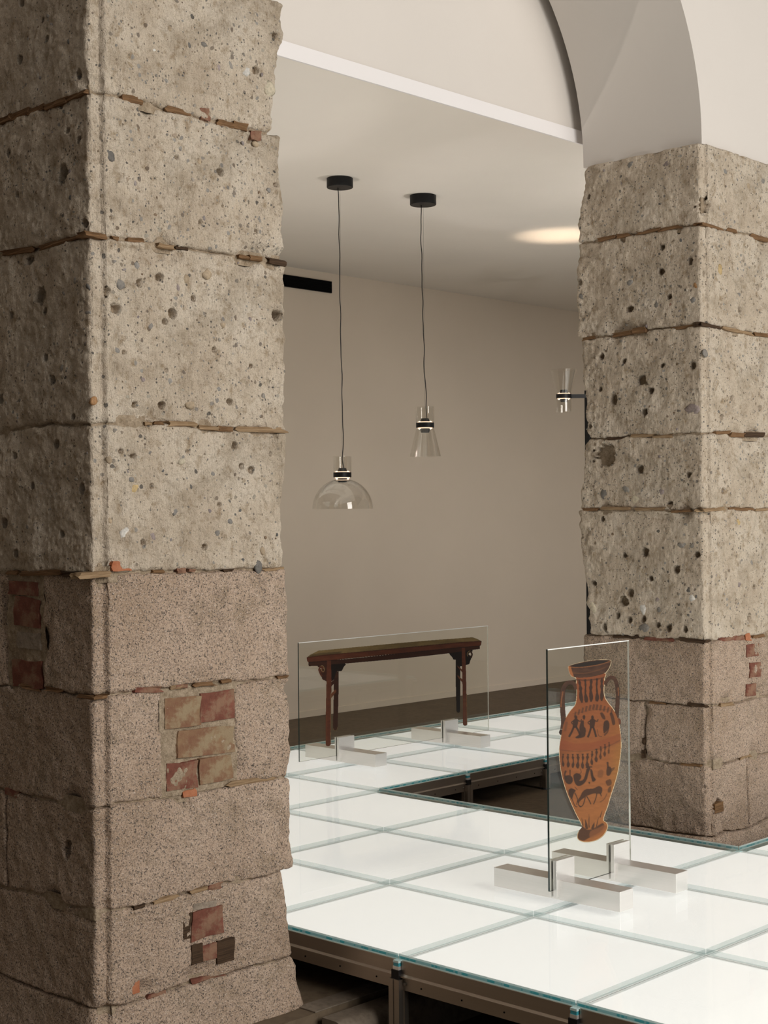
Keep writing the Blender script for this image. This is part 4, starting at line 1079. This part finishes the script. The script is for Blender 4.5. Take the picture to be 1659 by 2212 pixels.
# ---- bench
YB = 4.070
db, pane_b = display('wide clear glass panel printed with a dark wooden bench, standing on two metal bars', YB, 3.194, 5.556, 0.055, 1.006,
                     [(3.640, 3.772, 3.612, 3.790), (4.952, 5.080, 4.924, 5.100)], 3.655, 4.472)
def bench():
    ZA = 7.9; ca = lambda L: [(650 + x / ZA, 1370 + y / ZA) for x, y in L]
    ZB = 10.054; cb = lambda L: [(930 + x / ZB, 1360 + y / ZB) for x, y in L]
    p = Print(655, 1370, 1045, 1618, 0.62)
    X, Y = p.X, p.Y
    nz = fbm(np.c_[X.ravel() / 14, Y.ravel() / 4 + X.ravel() * .02, 0 * X.ravel()], 1, 4, 8).reshape(X.shape)
    w1 = np.clip(np.array(srgb(80, 42, 26)) * (1 + .35 * nz)[..., None], 0, 1); w2 = np.clip(np.array(srgb(50, 26, 15)) * (1 + .35 * nz)[..., None], 0, 1)
    w3 = np.clip(np.array(srgb(92, 54, 34)) * (1 + .3 * nz)[..., None], 0, 1)
    top = np.clip(np.array(srgb(104, 86, 54)) * (1 + .4 * nz)[..., None], 0, 1); blk = np.array(srgb(22, 13, 8)); pale = np.array(srgb(150, 128, 88))
    # back legs, spandrels at the back, rungs
    p.fill(ca([(552, 640), (635, 630), (632, 1050), (618, 1600), (605, 1640), (560, 1642), (540, 1610), (550, 1050)]), w2)
    p.fill(cb([(535, 640), (640, 640), (635, 1100), (630, 1790), (610, 1805), (560, 1800), (550, 1760), (538, 1200)]), blk)
    p.fill(ca([(500, 820), (575, 760), (590, 800), (500, 905)]), w2); p.fill(ca([(500, 1020), (580, 940), (600, 975), (500, 1100)]), w3)
    p.fill(cb([(575, 785), (680, 870), (680, 930), (580, 815)]), w3); p.fill(cb([(575, 985), (690, 1090), (690, 1160), (580, 1030)]), w3)
    p.fill(sm(ca([(500, 480), (745, 500), (720, 560), (690, 620), (650, 632), (600, 640), (560, 760), (500, 780)]), 3), blk)
    p.fill(sm(cb([(405, 500), (700, 460), (700, 770), (600, 775), (560, 660), (490, 650), (460, 600)]), 3), blk)
    # front spandrels with scroll ends
    p.fill(sm(ca([(440, 470), (280, 535), (320, 575), (390, 590), (300, 600), (305, 650), (340, 700), (355, 765), (390, 782), (440, 780)]), 3), w2)
    p.fill(sm(cb([(740, 400), (900, 450), (880, 480), (800, 500), (840, 560), (895, 560), (880, 610), (850, 680), (830, 745), (760, 765), (740, 760)]), 3), blk)
    p.fill(stroke(sm(ca([(385, 640), (355, 640), (345, 600), (375, 565), (330, 560), (302, 600), (320, 660), (350, 720)]), 4, False), 3.6), w1)
    p.fill(stroke(sm(cb([(800, 580), (795, 530), (825, 490), (870, 490), (890, 540), (870, 610)]), 4, False), 3.4), w2)
    p.fill(stroke(sm(ca([(340, 585), (350, 625), (380, 640), (395, 600), (370, 545), (330, 545)]), 4, False), .9), pale, 0, .8, False)
    p.fill(stroke(sm(cb([(800, 585), (788, 530), (815, 480), (855, 465)]), 4, False), .8), pale, 0, .7, False)
    # top: seat surface, edge moulding, apron
    seat = [*ca([(88, 400), (150, 350), (290, 280), (1659, 150)]), *cb([(0, 232), (500, 195), (900, 165), (1000, 200), (1098, 250), (1090, 300)]), *cb([(0, 345)]), *ca([(1000, 330), (100, 440)])]
    p.fill(seat, top)
    p.fill([*ca([(100, 395), (200, 345), (330, 320), (700, 300)]), *ca([(660, 330), (200, 385)])], np.array(srgb(48, 36, 20)), 4, .6, False)
    edge = [*ca([(88, 395), (400, 350), (1000, 300), (1659, 238)]), *cb([(0, 335), (600, 275), (1098, 248), (1090, 310), (1080, 345), (1060, 352), (0, 462)]), *ca([(1659, 330), (700, 425), (400, 465), (120, 480), (98, 455)])]
    p.fill(edge, w1)
    p.fill(stroke([*ca([(95, 398), (500, 352), (1000, 305), (1659, 243)]), *cb([(600, 285), (1095, 258)])], 1.4), blk, 1, .6, False)
    apron = [*ca([(118, 480), (430, 455), (1000, 400), (1659, 330)]), *cb([(0, 455), (500, 400), (1060, 352), (1060, 420), (900, 440), (700, 470), (420, 510), (0, 560)]), *ca([(1659, 420), (745, 500), (430, 520), (280, 540), (125, 545)])]
    p.fill(apron, w2)
    p.fill(stroke([*ca([(120, 482), (430, 460), (1000, 403), (1659, 333)]), *cb([(500, 405), (1060, 356)])], 1.6), blk, 1, .8, False)
    # front legs
    p.fill(ca([(440, 455), (505, 455), (515, 780), (505, 1200), (497, 1880), (480, 1905), (430, 1908), (414, 1880), (415, 1400), (428, 780)]), w1)
    p.fill(cb([(672, 395), (742, 395), (752, 700), (768, 1300), (780, 2060), (765, 2085), (715, 2085), (694, 2055), (690, 1500), (672, 760)]), w1)
    p.fill(stroke(ca([(505, 1000), (505, 1500), (500, 1880)]), .7), pale, 0, .7); p.fill(stroke(cb([(775, 1400), (785, 2060)]), .7), pale, 0, .8)
    p.fill(stroke(ca([(540, 1600), (560, 1645), (605, 1643), (620, 1590)]), .7), pale, 0, .7); p.fill(stroke(cb([(550, 1770), (565, 1812), (615, 1812), (632, 1780)]), .7), pale, 0, .7)
    p.fill(stroke(ca([(440, 800), (432, 1400), (430, 1880)]), 1.5), w3, 1, .7, False); p.fill(cb([(690, 1500), (780, 1500), (780, 2060), (700, 2070)]), w3, 6, .6, False)
    p.build(YB, -0.0045, pane_b, 'bench_print', 'flat print of a dark wooden bench')
bench()

# ================================================================== LAMPS
def shell(prof, th):
    """closed thin wall profile from an outer (r, z) line"""
    return prof + [(max(r - th, 0.0005), z) for r, z in prof[::-1]]

def lamp_head(root, c, k, kind, flip=1):
    """c = world point of the ring centre; k = metres per unit (ring radius 19.5 units); flip -1 turns it over"""
    f = flip
    P = lambda L: [(r * k, z * k * f) for r, z in (L if f > 0 else L[::-1])]
    rb = lathe('ring_band', P([(17.0, -5.4), (19.6, -5.2), (19.6, 5.2), (17.0, 5.4)]), c, MAT['black'], root)
    lathe('heat_sink', P([(0, 5.0), (10.2, 5.0), (9.8, 9.0), (8.2, 14.6), (0, 14.8)]), c, MAT['blackgrey'], root)
    lathe('heat_sink', P([(0, -16.5), (8.8, -16.2), (10.4, -10.5), (10.6, -5.0), (0, -5.0)]), c, MAT['blackgrey'], root)
    for s_ in (1, -1):
        lr = lathe('light_ring', P([(10.8, s_ * 5.35 - .1), (16.2, s_ * 5.35 - .1), (16.2, s_ * 7.2), (10.8, s_ * 7.2)]), c, MAT['led'], root)
        for a in (62, -62, 118, -118):
            an = math.atan2(-_fw[1], -_fw[0]) + math.radians(a)
            q = np.array(c) + np.array([math.cos(an) * 13.6 * k, math.sin(an) * 13.6 * k, s_ * f * 6.9 * k])
            lathe('light_bulb', [(0, -1.6 * k), (1.7 * k, -1.2 * k), (2.3 * k, 0), (1.7 * k, 1.2 * k), (0, 1.6 * k)], q, MAT['ledhot'], lr, 10)
    th = 0.9
    cyl = [(19.4, 5.6), (20.1, 12), (20.1, 40.0)]
    lathe('glass_cylinder', P(shell(cyl, th)), c, MAT['lampglass'], root, closed=True)
    if kind == 'dome':
        R = 65.7; pr_ = [(R * math.sin(a), -73.5 + R * math.cos(a)) for a in np.linspace(math.asin(19.4 / R), math.pi / 2, 22)]
        lathe('glass_dome', P(shell(pr_, th)), c, MAT['lampglass'], root, 96, closed=True)
    else:
        pr_ = [(19.2, -5.6), (20.2, -9), (34.0, -67.5)]
        lathe('glass_cone', P(shell(pr_, th)), c, MAT['lampglass'], root, closed=True)
    return rb

def spot(name, loc, aim, power, size, blend, parent=None):
    l = bpy.data.lights.new(name, 'SPOT'); l.energy = power; l.color = (1.0, 0.78, 0.58) if size < 90 else (1.0, 0.93, 0.865); l.spot_size = math.radians(size); l.spot_blend = blend; l.shadow_soft_size = 0.03
    o = bpy.data.objects.new(name, l); COL.objects.link(o)
    d = Vector(aim); q = d.to_track_quat('-Z', 'Y').to_euler()
    if parent is not None: o.parent = parent; o.location = np.array(loc) - wloc(parent)
    else: o.location = loc
    o.rotation_euler = q
    return o

def pendant(label, px, pyc, hx, hy, kind, wave):
    top = at(px, pyc, 2, ZC); depth = (top - CAM) @ _fw; k = depth / F * S
    hd = W(*on(hx, hy, depth)); tp = W(*top); tp = np.array([hd[0], hd[1], tp[2]])
    root = empty('pendant_lamp', tp, label, 'pendant lamp', 'pendant lamps over the platform')
    lathe('canopy', [(27.0 * k, 0), (28.4 * k, -.6 * k), (28.4 * k, -19.5 * k), (27.6 * k, -20.5 * k), (0, -20.5 * k)][::-1], tp, MAT['black'], root)
    lamp_head(root, hd, k, kind)
    # loose flex beside a fine straight hanging wire
    z0, z1 = tp[2] - 20 * k, hd[2] + 14 * k; pts = []
    for i in range(61):
        t = i / 60; a = wave(t) * k
        pts.append(np.array([hd[0], hd[1], z0 + (z1 - z0) * t]) + np.array([_r[0], _r[1], 0]) * a)
    tube('flex', pts, .95 * k, MAT['black'], root)
    tube('hanging_wire', [(hd[0], hd[1], z0), (hd[0], hd[1], z1)], .28 * k, MAT['steel'], root, 6)
    return root

def wv(pts):
    ts, vs_ = zip(*pts)
    return lambda t: float(np.interp(t, ts, vs_)) + .55 * math.sin(t * 31) + .4 * math.sin(t * 57 + 1)
pendant('hanging lamp with a wide clear glass dome below a black ring and glass cylinder', 736.5, 384.5, 739.6, 1025.8, 'dome',
        wv([(0, -4.5), (.06, -3), (.1, -2.5), (.3, -2.0), (.55, -1.0), (.7, 1.0), (.85, 1.6), (.93, 2.6), (.97, .5), (1, 3.2)]))
pendant('hanging lamp with a narrow clear glass cone below a black ring and glass cylinder', 916, 422, 918.2, 918.5, 'cone',
        wv([(0, -4.5), (.15, -5.0), (.3, -3.8), (.5, -2.6), (.7, -.4), (.78, -1.0), (.83, 1.6), (.93, 3.2), (1, 4.0)]))

def standing(label, c, k, base_z, arm_dir, beam, size):
    pst = c + arm_dir * 62 * k
    root = empty('standing_lamp', (pst[0], pst[1], base_z), label, 'lamp', None)
    lamp_head(root, c, k, 'cone', -1)
    a = c + arm_dir * 17 * k; n2 = np.array([-arm_dir[1], arm_dir[0], 0])
    V = []
    for e in (a, pst):
        for s1, s2 in ((-1, -1), (1, -1), (1, 1), (-1, 1)): V.append(e + n2 * 5 * k * s1 + np.array([0, 0, 4.6 * k * s2]))
    mesh_obj('arm', V, [(0, 1, 2, 3), (7, 6, 5, 4), (0, 4, 5, 1), (1, 5, 6, 2), (2, 6, 7, 3), (3, 7, 4, 0)], MAT['black'], root)
    boxes('post', [((pst[0] - .02, pst[1] - .02, base_z + .012), (pst[0] + .02, pst[1] + .02, c[2] + .04))], MAT['black'], root, 0.002)
    lathe('base_plate', [(0, 0), (.13, 0), (.13, .010), (.12, .012), (0, .012)], (pst[0], pst[1], base_z), MAT['black'], root)
    spot('lamp_beam', c + np.array([0, 0, 12 * k]), (0, 0, 1), beam, size, 0.9, root)
    return root
rdir = np.array([_r[0], _r[1], 0]); rdir /= np.linalg.norm(rdir)
standing('lamp with an upturned clear glass cone on a black arm, half behind the notch pillar', W(*on(1218, 856, 15.35)), 15.35 / F * S * .85, W(0, 0, 0)[2], rdir, 420, 42)
# unseen uplighters brighten the ceiling: first read off a glow, second added
KL = 15.35 / F * S * .85
standing('upturned glass cone lamp hidden behind the brick-patched pillar', W(0.9, 4.1, 1.8), KL, W(0, 0, 0)[2], rdir * -1, 600, 150)
standing('added ceiling uplighter with an upturned glass cone, unseen behind the notch pillar', W(6.0, 2.6, 1.8), KL, W(0, 0, ZF)[2], rdir, 600, 150)

# ================================================================== WALL VENT
vr = at(714, 620, 1, YW)
vent = empty('air_vent', W(5.6, YW, 4.70), 'long black slot vent high on the beige wall under the ceiling', 'vent')
vx0, vx1, vz0, vz1 = 3.2, vr[0], 4.640, 4.768
boxes('vent_back', [(W(vx0, YW - .004, vz0), W(vx1, YW, vz1))], MAT['hole'], vent)
for k in range(3):
    z = vz0 + (vz1 - vz0) * (k + .5) / 3
    boxes('vent_slat', [(W(vx0, YW - .016, z - .006), W(vx1, YW - .004, z + .006))], MAT['hole'], vent)
boxes('vent_frame', [(W(vx0, YW - .02, vz0 - .004), W(vx1, YW, vz0)), (W(vx0, YW - .02, vz1), W(vx1, YW, vz1 + .004)), (W(vx1, YW - .02, vz0 - .004), W(vx1 + .004, YW, vz1 + .004))], MAT['black'], vent)
